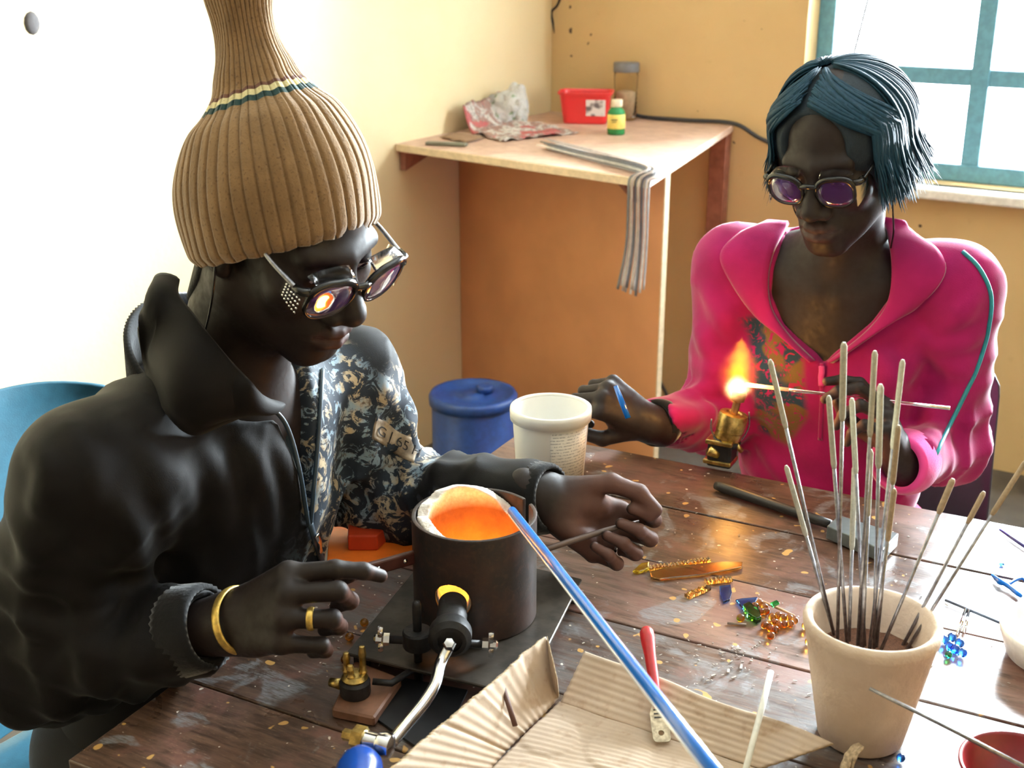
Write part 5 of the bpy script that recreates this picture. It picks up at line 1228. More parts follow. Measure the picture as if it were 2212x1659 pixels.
# ---- red handled tool lying over the flap
q0, q1 = T(1396, 1358, .812), T(1431, 1604, .757)
ax = nrm(q1-q0); L_ = np.linalg.norm(q1-q0); A = frame(ax, (0, -.3, 1)); RT = thing('spatula', 'red handled tool with a drilled flat metal end lying over the cardboard flap', 'tool', q1)
m = MB(); m.lathe([(0, -.001), (.005, .0), (.0072, .004), (.0074, .012), (.0058, .03), (.0054, L_*.45), (.0050, L_*.66), (.0040, L_*.72), (0, L_*.725)], q0, 24, A); m.build('handle', plain('red_plastic_grip', (.46, .018, .022), .3), RT)
wy = nrm(np.cross([0, 0, 1.], ax)); wz = np.cross(ax, wy); V = []; F = []; Bx = q0+ax*L_*.70; Ln = L_*.30
# flat blade with a drilled hole: outline ring joined to hole ring
n = 32; out = []; inn = []; hc_ = Bx+ax*(Ln-.0095)
for k in range(n):
    a = 2*math.pi*k/n; cx, cy = math.cos(a), math.sin(a); ex = .0092 if cx > 0 else Ln-.0095; sc = min(ex/max(abs(cx), 1e-6), .0085/max(abs(cy), 1e-6)); rr = min(sc, .0108) if cx > 0 else sc
    out.append(hc_+ax*cx*rr+wy*cy*rr); inn.append(hc_+ax*cx*.0028+wy*cy*.0028)
for z_ in (.0008, -.0008): V += [p+wz*z_ for p in out]+[p+wz*z_ for p in inn]
for k in range(n):
    k2 = (k+1) % n; F += [[k, k2, n+k2, n+k], [2*n+k2, 2*n+k, 3*n+k, 3*n+k2], [k, 2*n+k, 2*n+k2, k2], [n+k, n+k2, 3*n+k2, 3*n+k]]
obj('blade', V, F, plain('worn_plated_steel', (.40, .33, .23), .42, .8, var=.3, vs=200), RT, False)
for k in range(3):
    m = MB(); m.box(Bx+ax*(.004+.004*k)+wz*.001, .0012, .009, .0006, [ax, wy, wz]); m.build('groove', MT['iron'], RT, False)
# ---- white stick and thin steel rod in the foreground
m = MB(); m.tube([T(1665, 1451, .808), T(1648, 1520, .793), T(1606, 1680, .7605)], .0030, 12); tag(m.build('white_rod', plain('white_glass_rod', (.78, .80, .76), .2), None, loc=T(1648, 1520, .79)), 'white glass rod lying over the cardboard flap left of the clay pot', 'glass rod')
m = MB(); m.tube([P(1878, 1487, .905), P(2040, 1568, .875), P(2250, 1676, .84)], [.0016, .0019, .0019], 10); tag(m.build('steel_needle', MT['steel'], None, loc=P(2040, 1568, .875)), 'long thin steel needle crossing in front of the clay pot', 'needle')
bc = T(2200, 1716, .76); m = MB(); m.lathe([(0, 0), (.036, 0), (.040, .002), (.052, .034), (.0535, .036), (.0535, .0385), (.051, .0385), (.049, .036), (.038, .006), (0, .005)], [bc[0], bc[1], TZ], 56)
tag(m.build('red_bowl', plain('dark_red_plastic', (.20, .012, .016), .3), None, loc=[bc[0], bc[1], TZ]), 'dark red plastic bowl cut off at the bottom right corner', 'bowl')
# ---- white plastic tub
tf = Tz(1190, 1078, TZ); tr, tb_, th_ = .0555, .046, .118; tc = tf+np.array([0, tb_, 0])
t = NT('milky_white_plastic'); v = t.coord(); n = t.noise(v, 20, 2); t.set(Base_Color=t.mix(n, (.70, .69, .64), (.78, .77, .73)), Roughness=.35, Subsurface_Weight=.25, Subsurface_Radius=(.02, .02, .015)); MT['milky'] = t.m
TUB = thing('plastic_tub', 'open white plastic tub standing at the far corner of the table', 'tub', (tc[0], tc[1], TZ))
m = MB(); m.lathe([(0, 0), (tb_-.003, 0), (tb_, .003), (tr-.003, th_-.016), (tr-.003, th_-.004), (tr-.0045, th_-.002), (tr-.006, th_-.004), (tb_-.003, .006), (0, .004)], tc, 64); m.build('body', MT['milky'], TUB)
m = MB(); m.lathe([(tr-.004, th_-.017), (tr+.0005, th_-.016), (tr+.001, th_-.005), (tr+.0005, th_), (tr-.003, th_+.0012), (tr-.0055, th_), (tr-.0055, th_-.003), (tr-.002, th_-.006)], tc, 64, closed=True); m.build('rim', MT['milky'], TUB)
t = NT('faint_printed_label'); v = t.coord(); sx = t.node('ShaderNodeSeparateXYZ'); t.link(v, sx.inputs[0]); w_ = t.node('ShaderNodeTexWave', wave_type='BANDS', bands_direction='Z'); w_.inputs['Scale'].default_value = 70; t.link(v, w_.inputs[0]); n = t.noise(v, 320, 2)
t.set(Base_Color=t.mix(t.math('MULTIPLY', t.val(w_.outputs['Fac'], .55, .75), t.val(n, .42, .55)), (.66, .62, .55), (.36, .34, .31)), Roughness=.4)
V = []; F = []; n_ = 18
for i in range(n_):
    a = R(-92+70*i/(n_-1))
    for z_ in (.016, .098):
        rr = tb_+(tr-.003-tb_)*((z_-.003)/(th_-.019))
        for e in (.0006, -.001): V.append(tc*[1, 1, 0]+[0, 0, TZ]+np.array([(rr+e)*math.cos(a), (rr+e)*math.sin(a), z_]))
for i in range(n_-1):
    b = i*4; F += [[b, b+4, b+6, b+2], [b+1, b+3, b+7, b+5], [b+2, b+6, b+7, b+3], [b, b+1, b+5, b+4]]
F += [[0, 2, 3, 1], [(n_-1)*4, (n_-1)*4+1, (n_-1)*4+3, (n_-1)*4+2]]
obj('printed_label', V, F, t.m, TUB)
# ---- orange plastic box behind the furnace
ob = [T(705, 1252, .7515), T(900, 1196, .7515), T(905, 1112, .7515), T(712, 1112, .7515)]
OB = thing('orange_tray', 'bright orange plastic tray at the table edge behind the furnace', 'tray', sum(ob)/4*[1, 1, 0]+[0, 0, TZ])
MT['orange'] = plain('orange_plastic', (.90, .19, .02), .35, var=.06)
m = MB(); m.slab(ob, TZ, .7550); bevel(m.build('base', MT['orange'], OB, False), .001, 1)
oc = [T(752, 1190, .755), T(816, 1190, .755), T(834, 1172, .755), T(836, 1120, .755), T(756, 1120, .755)]
m = MB(); m.slab(oc, .7551, .776); bevel(m.build('raised_block', plain('deep_orange_plastic', (.55, .05, .012), .4, var=.06), OB, False), .002, 2)
# ---- graphite paddle
g0, g1 = T(1546, 1048, .759), T(1794, 1133, .759); PAD = thing('graphite_paddle', 'graphite paddle with black handle and grey block lying behind the pot', 'paddle', g1)
m = MB(); m.tube([g0, g0+(g1-g0)*.06, g0+(g1-g0)*.9, g1], [.0058, .0072, .0068, .006], 16); m.build('handle', plain('black_painted_wood', (.016, .014, .013), .45), PAD)
m = MB(); m.slab([T(1786, 1136, .770), T(1812, 1112, .770), T(1942, 1152, .770), T(1908, 1188, .770)], .752, .770); bevel(m.build('block', plain('grey_graphite', (.13, .15, .155), .34, .35, var=.15), PAD, False), .0015, 2)
# ---- brass lamp torch clamped to the far edge
lb = T(1562, 1010, TZ); lY = lb[1]
LMP = thing('bench_burner', 'small brass bench burner with a tall yellow flame at the far table edge', 'burner', lb)
L3 = lambda px, py, dy=0: P(px, py, lY+dy)
m = MB(); A = np.array([E1, NN, [0, 0, 1]])
m.box(L3(1560, 975), .036, .034, .040, A); bevel(m.build('clamp_block', MT['iron'], LMP, False), .004)
for zz, ww in ((L3(1556, 992), .042), (L3(1560, 950), .040)): m = MB(); m.box(zz, ww, .036, .007, A); bevel(m.build('clamp_jaw', MT['brass'], LMP, False), .002)
ax = nrm(L3(1592, 862)-L3(1570, 945)); A2 = frame(ax); b0 = L3(1571, 948); u_ = .00066
m = MB(); m.lathe([(0, 0), (.018, 0), (.0195, .004), (.0195, .013), (.021, .015), (.0215, .034), (.020, .040), (.012, .041), (.010, .039), (0, .039)], b0, 32, A2); sharp(m.build('brass_cup', MT['brass'], LMP))
m = MB(); m.lathe([(0, .0), (.0205, .0), (.0205, .008), (0, .008)], b0-ax*.008, 28, A2); m.build('black_ring', MT['iron'], LMP)
m = MB(); m.lathe([(0, .038), (.0055, .038), (.0055, .058), (.0095, .060), (.0105, .070), (.0085, .074), (.004, .074), (0, .070)], b0, 24, A2); sharp(m.build('jet', plain('heated_bronze', (.30, .16, .07), .4, .8), LMP))
m = MB(); m.tube(spline([L3(1537, 905), L3(1536, 925), L3(1545, 945), L3(1565, 958)], 16), .0012, 6); m.build('bail_wire', MT['steel'], LMP)
m = MB(); m.tube(spline([L3(1618, 890), L3(1618, 920), L3(1606, 945), L3(1592, 958)], 16), .0012, 6); m.build('bail_wire', MT['steel'], LMP)
m = MB(); m.tube([L3(1530, 972, -.01), L3(1552, 982, -.01)], [.008, .007], 12); m.tube([L3(1590, 960, -.012), L3(1602, 975, -.012)], [.004, .004], 10); m.build('thumb_screw', MT['brass'], LMP)
# flame: an emitting volume
fb = L3(1590, 868); ft = L3(1603, 728); fax = ft-fb; fh = np.linalg.norm(fax)
fpro = [(0, -.004), (.012, -.003), (.020, .006), (.026, .02), (.030, .04), (.029, .056), (.024, .07), (.016, .083), (.007, .092), (0, .096)]
m = MB(); m.lathe([(r_*1.15, h_*fh/.094) for r_, h_ in fpro], fb, 32, frame(fax)); fl_ = m.build('flame', None or MT['steel'], LMP)
mt = bpy.data.materials.new('flame_fire'); mt.use_nodes = True; nt = mt.node_tree; nt.nodes.clear()
t = NT.__new__(NT); t.m = mt; t.t = nt; t.n = nt.nodes; t.l = nt.links
co = t.node('ShaderNodeTexCoord'); fo = fb-BASE['bench_burner']
vm = t.node('ShaderNodeVectorMath', operation='SUBTRACT'); vm.inputs[1].default_value = tuple(fo); t.link(co.outputs['Object'], vm.inputs[0])
fu = nrm(fax); dt = t.node('ShaderNodeVectorMath', operation='DOT_PRODUCT'); dt.inputs[1].default_value = tuple(fu); t.link(vm.outputs[0], dt.inputs[0]); hgt = dt.outputs['Value']
ln_ = t.node('ShaderNodeVectorMath', operation='LENGTH'); t.link(vm.outputs[0], ln_.inputs[0])
rad = t.math('SQRT', t.math('MAXIMUM', t.math('SUBTRACT', t.math('MULTIPLY', ln_.outputs['Value'], ln_.outputs['Value']), t.math('MULTIPLY', hgt, hgt)), 0.0))
nz = t.node('ShaderNodeTexNoise'); nz.inputs['Scale'].default_value = 60; nz.inputs['Detail'].default_value = 3; t.link(vm.outputs[0], nz.inputs['Vector'])
rad2 = t.math('ADD', rad, t.math('MULTIPLY', t.math('SUBTRACT', nz.outputs['Fac'], .5), .016))
fc = t.node('ShaderNodeFloatCurve'); cv = fc.mapping.curves[0]
pts = [(0, .35), (.08, .62), (.2, .85), (.42, 1.0), (.62, .85), (.82, .5), (1, .0)]
while len(cv.points) < len(pts): cv.points.new(.5, .5)
for p_, (x_, y_) in zip(cv.points, pts): p_.location = (x_, y_)
t.link(t.math('DIVIDE', hgt, fh), fc.inputs['Value'])
env = t.math('MULTIPLY', fc.outputs[0], .034); rel = t.math('DIVIDE', rad2, t.math('MAXIMUM', env, .0005))
outer = t.val(rel, 1.0, .35); inner = t.val(rel, .62, .15)
core_c = t.math('SUBTRACT', hgt, fh*.22); core = t.val(t.math('SQRT', t.math('ADD', t.math('MULTIPLY', core_c, core_c), t.math('MULTIPLY', rad2, rad2))), .021, .004)
e1 = t.node('ShaderNodeEmission'); e1.inputs[0].default_value = (1, .20, .008, 1); t.link(t.math('MULTIPLY', outer, 4.5), e1.inputs[1])
e2 = t.node('ShaderNodeEmission'); e2.inputs[0].default_value = (1, .50, .02, 1); t.link(t.math('MULTIPLY', inner, 14.), e2.inputs[1])
e3 = t.node('ShaderNodeEmission'); e3.inputs[0].default_value = (1, .78, .38, 1); t.link(t.math('MULTIPLY', core, 48.), e3.inputs[1])
a1 = t.node('ShaderNodeAddShader'); a2 = t.node('ShaderNodeAddShader'); t.link(e1.outputs[0], a1.inputs[0]); t.link(e2.outputs[0], a1.inputs[1]); t.link(a1.outputs[0], a2.inputs[0]); t.link(e3.outputs[0], a2.inputs[1])
ou = t.node('ShaderNodeOutputMaterial'); t.link(a2.outputs[0], ou.inputs['Volume']); fl_.data.materials.clear(); fl_.data.materials.append(mt)
pd = bpy.data.lights.new('burner_flame', 'POINT'); pd.energy = .26; pd.color = (1, .45, .10); pd.shadow_soft_size = .018
po = bpy.data.objects.new('burner_flame', pd); COL.objects.link(po); po.location = tuple(fb+fax*.3)
# clear rod drawn in the flame
k0, k1 = P(1612, 831, lY), P(2052, 882, 1.575); CR = thing('clear_rod', 'clear glass rod held in the burner flame by the raised hand', 'glass rod', k0)
m = MB(); m.tube([k0+(k1-k0)*.21, (k0+k1)/2, k1], .0026, 12); m.build('rod', MT['clear_glass'], CR)
t = NT('hot_glass'); v = t.coord(); ln_ = t.node('ShaderNodeVectorMath', operation='LENGTH'); t.link(v, ln_.inputs[0])
t.set(Base_Color=(.8, .5, .3), Roughness=.1, Emission_Color=t.ramp(t.math('DIVIDE', ln_.outputs['Value'], .065), [(0, (1, .55, .12)), (.5, (1, .25, .04)), (1, (.6, .12, .05))]), Emission_Strength=t.val(ln_.outputs['Value'], .0, .062, 4.0, .12))
m = MB(); m.tube([k0-(k1-k0)*.005, k0, k0+(k1-k0)*.10, k0+(k1-k0)*.215], [.0022, .0032, .0027, .0026], 12); m.build('hot_tip', t.m, CR)
# blue piece in the fist
f0, f1 = P(1330, 834, 1.655), P(1357, 903, 1.628); m = MB(); m.tube([f0, f0+(f1-f0)*.5, f1], [.0040, .0052, .0050], 6, flat=.6); tag(m.build('blue_glass_piece', MT['blue_glass'], None, loc=f0), 'short piece of blue glass gripped in the fist by the white tub', 'glass')
# ---- glass scraps and beads
def shard(name, px, z0, th, mat, label, cat='glass', group=None, ribs=0):
    p = [T(x, y, TZ) for x, y in px]; c = sum(p)/len(p); m = MB(); 
    m.slab(p, z0, z0+th); o = m.build(name, mat, None, False, loc=[c[0], c[1], z0]); bevel(o, min(.0012, th*.3), 2); return tag(o, label, cat, group)
def ribbed(px0, px1, w, z, mat, label, n=14, grp=None):
    a, b = T(*px0, TZ), T(*px1, TZ); ax = nrm(b-a); s_ = np.array([-ax[1], ax[0], 0]); L_ = np.linalg.norm(b-a); V = []; F = []; k = 4*n
    for i in range(k+1):
        h_ = .0035+.0014*math.cos(2*math.pi*i/4)*(.6+.4*math.sin(i*1.7)); ww = w*(.9+.12*math.sin(i*.9)); c = a+ax*L_*i/k
        for q in ((-ww/2, 0), (ww/2, 0), (ww/2, h_), (-ww/2, h_)): V.append([*(c+s_*q[0])[:2], z+q[1]])
    for i in range(k):
        for j in range(4): F.append([i*4+j, i*4+(j+1) % 4, (i+1)*4+(j+1) % 4, (i+1)*4+j])
    F += [[0, 1, 2, 3][::-1], [k*4+j for j in range(4)]]
    return tag(obj('amber_strip', V, F, mat, None, False, loc=[*((a+b)/2)[:2], z]), label, 'glass', grp)
AG = 'amber glass strips on the table'
ribbed((1400, 1232), (1532, 1213), .0085, TZ+.0005, MT['amber_ribbed'], 'long ridged amber glass strip lying farthest back beside the curled hand', 18, AG)
shard('amber_strip', [(1403, 1240), (1440, 1230), (1560, 1218), (1604, 1219), (1602, 1230), (1520, 1246), (1425, 1256), (1406, 1252)], TZ+.0003, .0035, MT['amber_ribbed'], 'long flat amber glass strip in front of the ridged one', group=AG)
ribbed((1524, 1260), (1580, 1254), .0100, TZ+.0004, MT['amber_ribbed'], 'short ridged amber glass piece above the blue shard', 7, AG)
ribbed((1484, 1292), (1530, 1272), .0095, TZ+.0004, MT['amber_ribbed'], 'short ridged amber glass piece nearest the red handled tool', 6, AG)
shard('yellow_shard', [(1366, 1238), (1385, 1222), (1402, 1219), (1401, 1234), (1380, 1241)], TZ+.0003, .004, glass('yellow_glass', (.85, .62, .04), .08), 'yellow glass splinter at the left end of the amber strips', group=AG)
shard('blue_shard', [(1554, 1270), (1578, 1267), (1581, 1284), (1576, 1300), (1562, 1305), (1556, 1290)], TZ+.0003, .003, MT['blue_clear'], 'flat blue glass shard lying alone below the amber pieces')
shard('blue_shard', [(1588, 1300), (1602, 1297), (1637, 1294), (1630, 1308), (1612, 1320), (1604, 1318)], TZ+.0003, .003, MT['blue_clear'], 'flat blue glass shard touching the pile of amber beads')
def bead(px, r, mat, label, grp, z=TZ, ov=1.0, cat='bead', name='bead'):
    c = T(px[0], px[1], z+r); m = MB(); a = np.linspace(0, math.pi, 9); m.lathe([(r*ov*math.sin(t), -r*math.cos(t)) for t in a], [c[0], c[1], z+r], 14)
    return tag(m.build(name, mat, None, loc=[c[0], c[1], z]), label, cat, grp)
amb = [(1631, 1309), (1641, 1303), (1651, 1311), (1643, 1321), (1655, 1320), (1668, 1333), (1681, 1330), (1692, 1335), (1664, 1357), (1652, 1350), (1683, 1350), (1673, 1344), (1674, 1360), (1705, 1335), (1716, 1340), (1707, 1347), (1665, 1373), (1694, 1348)]
ORD = ['first', 'second', 'third', 'fourth', 'fifth', 'sixth', 'seventh']
rows_ = [('back row', [q for q in amb if q[1] < 1316]), ('second row', [q for q in amb if 1316 <= q[1] < 1338]), ('third row', [q for q in amb if 1338 <= q[1] < 1355]), ('front row', [q for q in amb if q[1] >= 1355])]
for rn_, rq_ in rows_:
    for i_, q in enumerate(sorted(rq_)): bead(q, .0046, MT['amber_glass'], 'amber bead left of the pot, %s from left in the pile\'s %s' % (ORD[i_], rn_), 'amber beads piled left of the pot')
bead((1600, 1335), .0048, MT['amber_glass'], 'single amber bead left of the green lump', 'amber beads lying apart')
bead((1741, 1352), .0048, MT['amber_glass'], 'amber bead close against the left rim side of the clay pot, upper one', 'amber beads lying apart'); bead((1748, 1386), .0048, MT['amber_glass'], 'amber bead close against the clay pot, lower one of two', 'amber beads lying apart')
shard('green_lump', [(1604, 1318), (1618, 1312), (1640, 1330), (1644, 1345), (1634, 1350), (1615, 1338)], TZ+.0003, .008, MT['green_glass'], 'large dark green glass lump beside the amber bead pile')
shard('green_chip', [(1662, 1322), (1676, 1316), (1683, 1322), (1668, 1331)], TZ+.0095, .003, MT['green_glass'], 'small bright green glass chip on top of the amber beads')
m = MB(); m.tube([T(1639, 1296, TZ+.004), T(1690, 1318, TZ+.004), T(1716, 1330, TZ+.003)], [.0016, .0016, .0012], 8); tag(m.build('match_stick', plain('pale_stick', (.55, .30, .16), .7), None, loc=T(1690, 1318, TZ+.004)), 'thin pinkish stick lying behind the amber beads', 'stick')
m = MB(); m.tube([T(1571, 1346, TZ+.0015), T(1612, 1349, TZ+.0015)], [.0014, .0014], 7); tag(m.build('splinter', plain('grey_splinter', (.22, .17, .13), .7), None, loc=T(1590, 1347, TZ)), 'greyish splinter lying left of the green lump', 'stick')
for q, lb_ in (((787, 1345), 'orange glowing amber bead beside the left edge of the dark plate, farthest back'), ((755, 1376), 'amber bead by the dark plate, middle of the three near the hand'), ((746, 1424), 'dark amber bead at the front left corner of the dark plate')): bead(q, .0050, MT['amber_glass'], lb_, 'amber beads beside the plate')
for q, w_ in (((2040, 1382), 'leftmost at the back'), ((2056, 1377), 'farthest back in the middle'), ((2073, 1389), 'at the back right'), ((2079, 1410), 'front right, standing a little apart'), ((2052, 1396), 'in the middle beside the green one'), ((2064, 1402), 'in the centre right of the green one')): bead(q, .0052, MT['blue_clear'], 'blue bead right of the pot, '+w_, 'blue beads right of the pot')
bead((2049, 1414), .0040, MT['green_glass'], 'green bead in the blue cluster right of the pot', None); bead((1946, 1637), .0042, MT['blue_clear'], 'single blue bead in front of the clay pot at the bottom edge', None)
m = MB(); m.tube(spline([T(2143, 1242, TZ+.003), T(2160, 1256, TZ+.004), T(2176, 1264, TZ+.004), T(2206, 1288, TZ+.003)], 14), [.0015, .002, .003, .003, .004, .004, .0035, .003, .003, .003, .0025, .003, .003, .002], 7); m.tube(spline([T(2176, 1264, TZ+.004), T(2196, 1252, TZ+.004), T(2212, 1251, TZ+.003), T(2222, 1272, TZ+.003)], 12), .002, 7)
tag(m.build('blue_squiggle', MT['blue_glass'], None, loc=T(2176, 1264, TZ)), 'bent blue glass thread lying on the bright side of the table', 'glass')
shard('blue_chip', [(2157, 1222), (2164, 1213), (2170, 1223)], TZ+.0003, .003, MT['blue_clear'], 'tiny blue triangle chip above the bent blue thread')
m = MB(); m.tube([T(2160, 1144, TZ+.003), T(2186, 1162, TZ+.003), T(2230, 1192, TZ+.003)], [.0016, .0022, .0022], 8); tag(m.build('violet_rod', plain('violet_glass_rod', (.06, .05, .20), .15), None, loc=T(2186, 1162, TZ)), 'violet glass rod lying at the far right edge of the table', 'glass rod')
m = MB(); m.tube([T(2042, 1296, TZ+.0025), T(2212, 1367, TZ+.0025), T(2260, 1387, TZ+.0025)], .0016, 8); tag(m.build('thin_rod', plain('slate_blue_rod', (.06, .09, .15), .3), None, loc=T(2212, 1367, TZ)), 'thin dark blue rod lying on the table behind the white dish', 'glass rod')
for q, w_ in ((((2068, 1372), (2088, 1312)), 'left and longer of two'), (((2082, 1366), (2094, 1318)), 'right and shorter of two')):
    m = MB(); m.tube([T(*q[0], TZ+.002), T(*q[1], TZ+.002)], .002, 8); tag(m.build('clear_splinter', MT['clear_glass'], None, loc=T(*q[0], TZ)), 'clear glass splinter behind the blue beads, '+w_, 'glass', 'clear splinters behind the blue beads')
dc = T(2290, 1425, TZ); m = MB(); m.lathe([(0, 0), (.045, 0), (.055, .004), (.064, .030), (.065, .036), (.0625, .0375), (.060, .034), (.050, .008), (0, .006)], [dc[0], dc[1], TZ], 56); tag(m.build('white_dish', plain('white_glazed_dish', (.80, .80, .77), .25), None, loc=[dc[0], dc[1], TZ]), 'white round dish cut off at the right edge of the frame', 'dish')
# chips and crumbs of glass and clay
m = MB(); rg = np.random.default_rng(21)
for k in range(240):
    if k < 90: x, y = rg.normal(1560, 70), rg.normal(1425, 26)
    elif k < 150: x, y = rg.uniform(700, 885), rg.uniform(1260, 1440)
    else: x, y = rg.uniform(1180, 2200), rg.uniform(1100, 1500)
    c = T(x, y, TZ); s = rg.uniform(.0005, .0014)*(1 if k > 12 else 1.8); a = rg.uniform(0, 6.28); A = np.array([[math.cos(a), math.sin(a), 0], [-math.sin(a), math.cos(a), 0], [0, 0, 1]])
    m.box([c[0], c[1], TZ+s*.3], s*rg.uniform(1, 4), s, s*.6, A)
o_ = m.build('glass_crumbs', plain('pale_crumbs', (.38, .34, .30), .4, var=.4, vs=90), None, False, loc=T(1600, 1400, TZ)); tag(o_, 'pale crumbs of glass and clay scattered over the table', 'debris'); o_['kind'] = 'stuff'
# ================================================================== corner shelf unit and what stands on it
HZ = .95
sA = PLANE(878, 312, RW(0, 0, 0), VA); sA[2] = HZ; sA = RW(0, float(np.dot(RC-T(878, 312, HZ), UA)), HZ)+VA*.002
sB = T(1404, 388, HZ); sC = PLANE(1585, 283, RW(0, 0, 0), UA); sC[2] = HZ; sC = sC-UA*.003; sD = RW(.002, .003, HZ)
t = NT('pale_chipboard_top'); v = t.coord(); n = t.noise(v, 30, 4); n2 = t.noise(v, 6, 3); c = t.mix(t.val(n, .35, .65), (.52, .33, .24), (.62, .42, .31)); c = t.mix(t.math('MULTIPLY', t.val(n2, .5, .7), .4), c, (.40, .24, .16)); t.set(Base_Color=c, Roughness=.5); MT['shelf_top'] = t.m
MT['shelf_edge'] = plain('pale_edge_band', (.66, .52, .34), .5, var=.1, vs=60); MT['shelf_wood'] = plain('reddish_batten', (.30, .11, .065), .65, var=.2, vs=30)
MT['panel_orange'] = plain('orange_brown_melamine', (.62, .28, .115), .5, var=.08, vs=5)
SHF = thing('corner_desk', 'pale topped corner desk with an orange side panel', 'desk', (sA+sB+sC+sD)/4*[1, 1, 0])
m = MB(); m.slab([sA, sB, sC, sD], HZ-.020, HZ); bevel(m.build('top', MT['shelf_top'], SHF, False), .002, 1)
ax = nrm(sB-sA); m = MB(); m.box((sA+sB)/2+np.array([0, 0, -.0105])+np.array([ax[1], -ax[0], 0])*.003, np.linalg.norm(sB-sA), .006, .021, [ax, [-ax[1], ax[0], 0], [0, 0, 1]]); bevel(m.build('edge_band', MT['shelf_edge'], SHF, False), .002, 1)
pL = PLANE(990, 352, RW(0, 0, 0), VA)+VA*.002; pR_ = T(1436, 372, HZ-.02); pd_ = nrm((pR_-pL)*[1, 1, 0]); pn = np.array([pd_[1], -pd_[0], 0])
m = MB(); q = [pL*[1, 1, 0], pR_*[1, 1, 0], pR_*[1, 1, 0]-pn*.018, pL*[1, 1, 0]-pn*.018]; m.slab(q, .0, HZ-.0205); m.build('side_panel', MT['panel_orange'], SHF, False)
m = MB(); m.box((pR_*[1, 1, 0])+[0, 0, (HZ-.021)/2]-pn*.009+pd_*.002, .004, .0175, HZ-.022, [pd_, -pn, [0, 0, 1]]); m.build('panel_edge', MT['shelf_edge'], SHF, False)
bk0 = sA+np.array([0, 0, -.0205])+VA*.012-UA*-.01; bk1 = bk0+UA*.24
bk0 = sA+UA*.012+VA*.002+[0, 0, -.0205]
m = MB(); e_ = UA*.22; hh = np.array([0, 0, -.055]); m.prism([bk0, bk0+e_, bk0+hh][::-1], [bk0+VA*.02, bk0+e_+VA*.02, bk0+hh+VA*.02][::-1]); m.build('bracket', MT['shelf_wood'], SHF, False)
b0 = T(1362, 392, HZ-.022); m = MB(); d_ = nrm(pn); q0 = pR_-pd_*.10+[0, 0, -.001]+pn*.004; q1 = q0+pn*.10; m.prism([q0+[0, 0, -.09], q1, q0], [q0+[0, 0, -.09]+pd_*.02, q1+pd_*.02, q0+pd_*.02]); m.build('bracket', MT['shelf_wood'], SHF, False)
lg = sC-VA*.03-UA*.025; m = MB(); m.box(lg*[1, 1, 0]+[0, 0, (HZ-.02)/2], .055, .04, HZ-.021, [VA, UA, Z]); bevel(m.build('leg', MT['shelf_wood'], SHF, False), .003)
SZH = HZ+.0005
# red tub
rc = T(1262, 268, HZ); sc_ = rc[1]/2640; RX = np.array([math.cos(R(8)), -math.sin(R(8)), 0]); RY = np.array([RX[1]*-1, RX[0], 0]); rc = rc+RY*.05
RTB = thing('red_tub', 'bright red rectangular plastic tub on the corner desk', 'tub', (rc[0], rc[1], SZH))
def rrect(w, d, r, n=6):
    o = []
    for cx, cy, a0 in ((w/2-r, d/2-r, 0), (-w/2+r, d/2-r, 90), (-w/2+r, -d/2+r, 180), (w/2-r, -d/2+r, 270)):
        for k in range(n+1): a = R(a0+90*k/n); o.append((cx+r*math.cos(a), cy+r*math.sin(a)))
    return o
def tubmesh(c, layers, mat, name, par, X=RX, Y=RY):
    V = []; F = []
    for w, d, r, z in layers: V += [c+X*a+Y*b+[0, 0, z] for a, b in rrect(w, d, r)]
    n = 28
    for i in range(len(layers)-1):
        for j in range(n): F.append([i*n+j, i*n+(j+1) % n, (i+1)*n+(j+1) % n, (i+1)*n+j])
    F += [list(range(n))[::-1], [(len(layers)-1)*n+j for j in range(n)]]
    return obj(name, V, F, mat, par, False)
t = NT('red_translucent_plastic'); v = t.coord(); n = t.noise(v, 10, 2); t.set(Base_Color=t.mix(n, (.72, .03, .035), (.82, .05, .05)), Roughness=.35, Subsurface_Weight=.3, Subsurface_Radius=(.05, .01, .01)); 
c_ = np.array([rc[0], rc[1], SZH])
tubmesh(c_, [(.130, .10, .018, 0), (.134, .104, .02, .003), (.158, .128, .024, .088), (.170, .140, .028, .089), (.170, .140, .028, .095), (.160, .130, .024, .095), (.154, .124, .022, .088), (.126, .096, .018, .006)], t.m, 'body', RTB)
lbp = c_+RX*.058-RY*.0645; m = MB(); A = np.array([RX, nrm(-RY+np.array([0, 0, -.14])*1), nrm(np.cross(RX, nrm(-RY+np.array([0, 0, -.14]))))])
t = NT('white_grey_label'); v = t.coord(); n = t.noise(v, 34, 1); t.set(Base_Color=t.mix(t.val(n, .52, .66), (.74, .68, .67), (.16, .13, .14)), Roughness=.5); lab = t.m
m = MB(); m.box(c_+RX*.035-RY*(.060)+[0, 0, .050], .060, .0016, .05, [RX, nrm(RY*-1+np.array([0, 0, -.14])), nrm(np.array([0, 0, 1])-RY*.14)]); m.build('paper_label', lab, RTB, False)
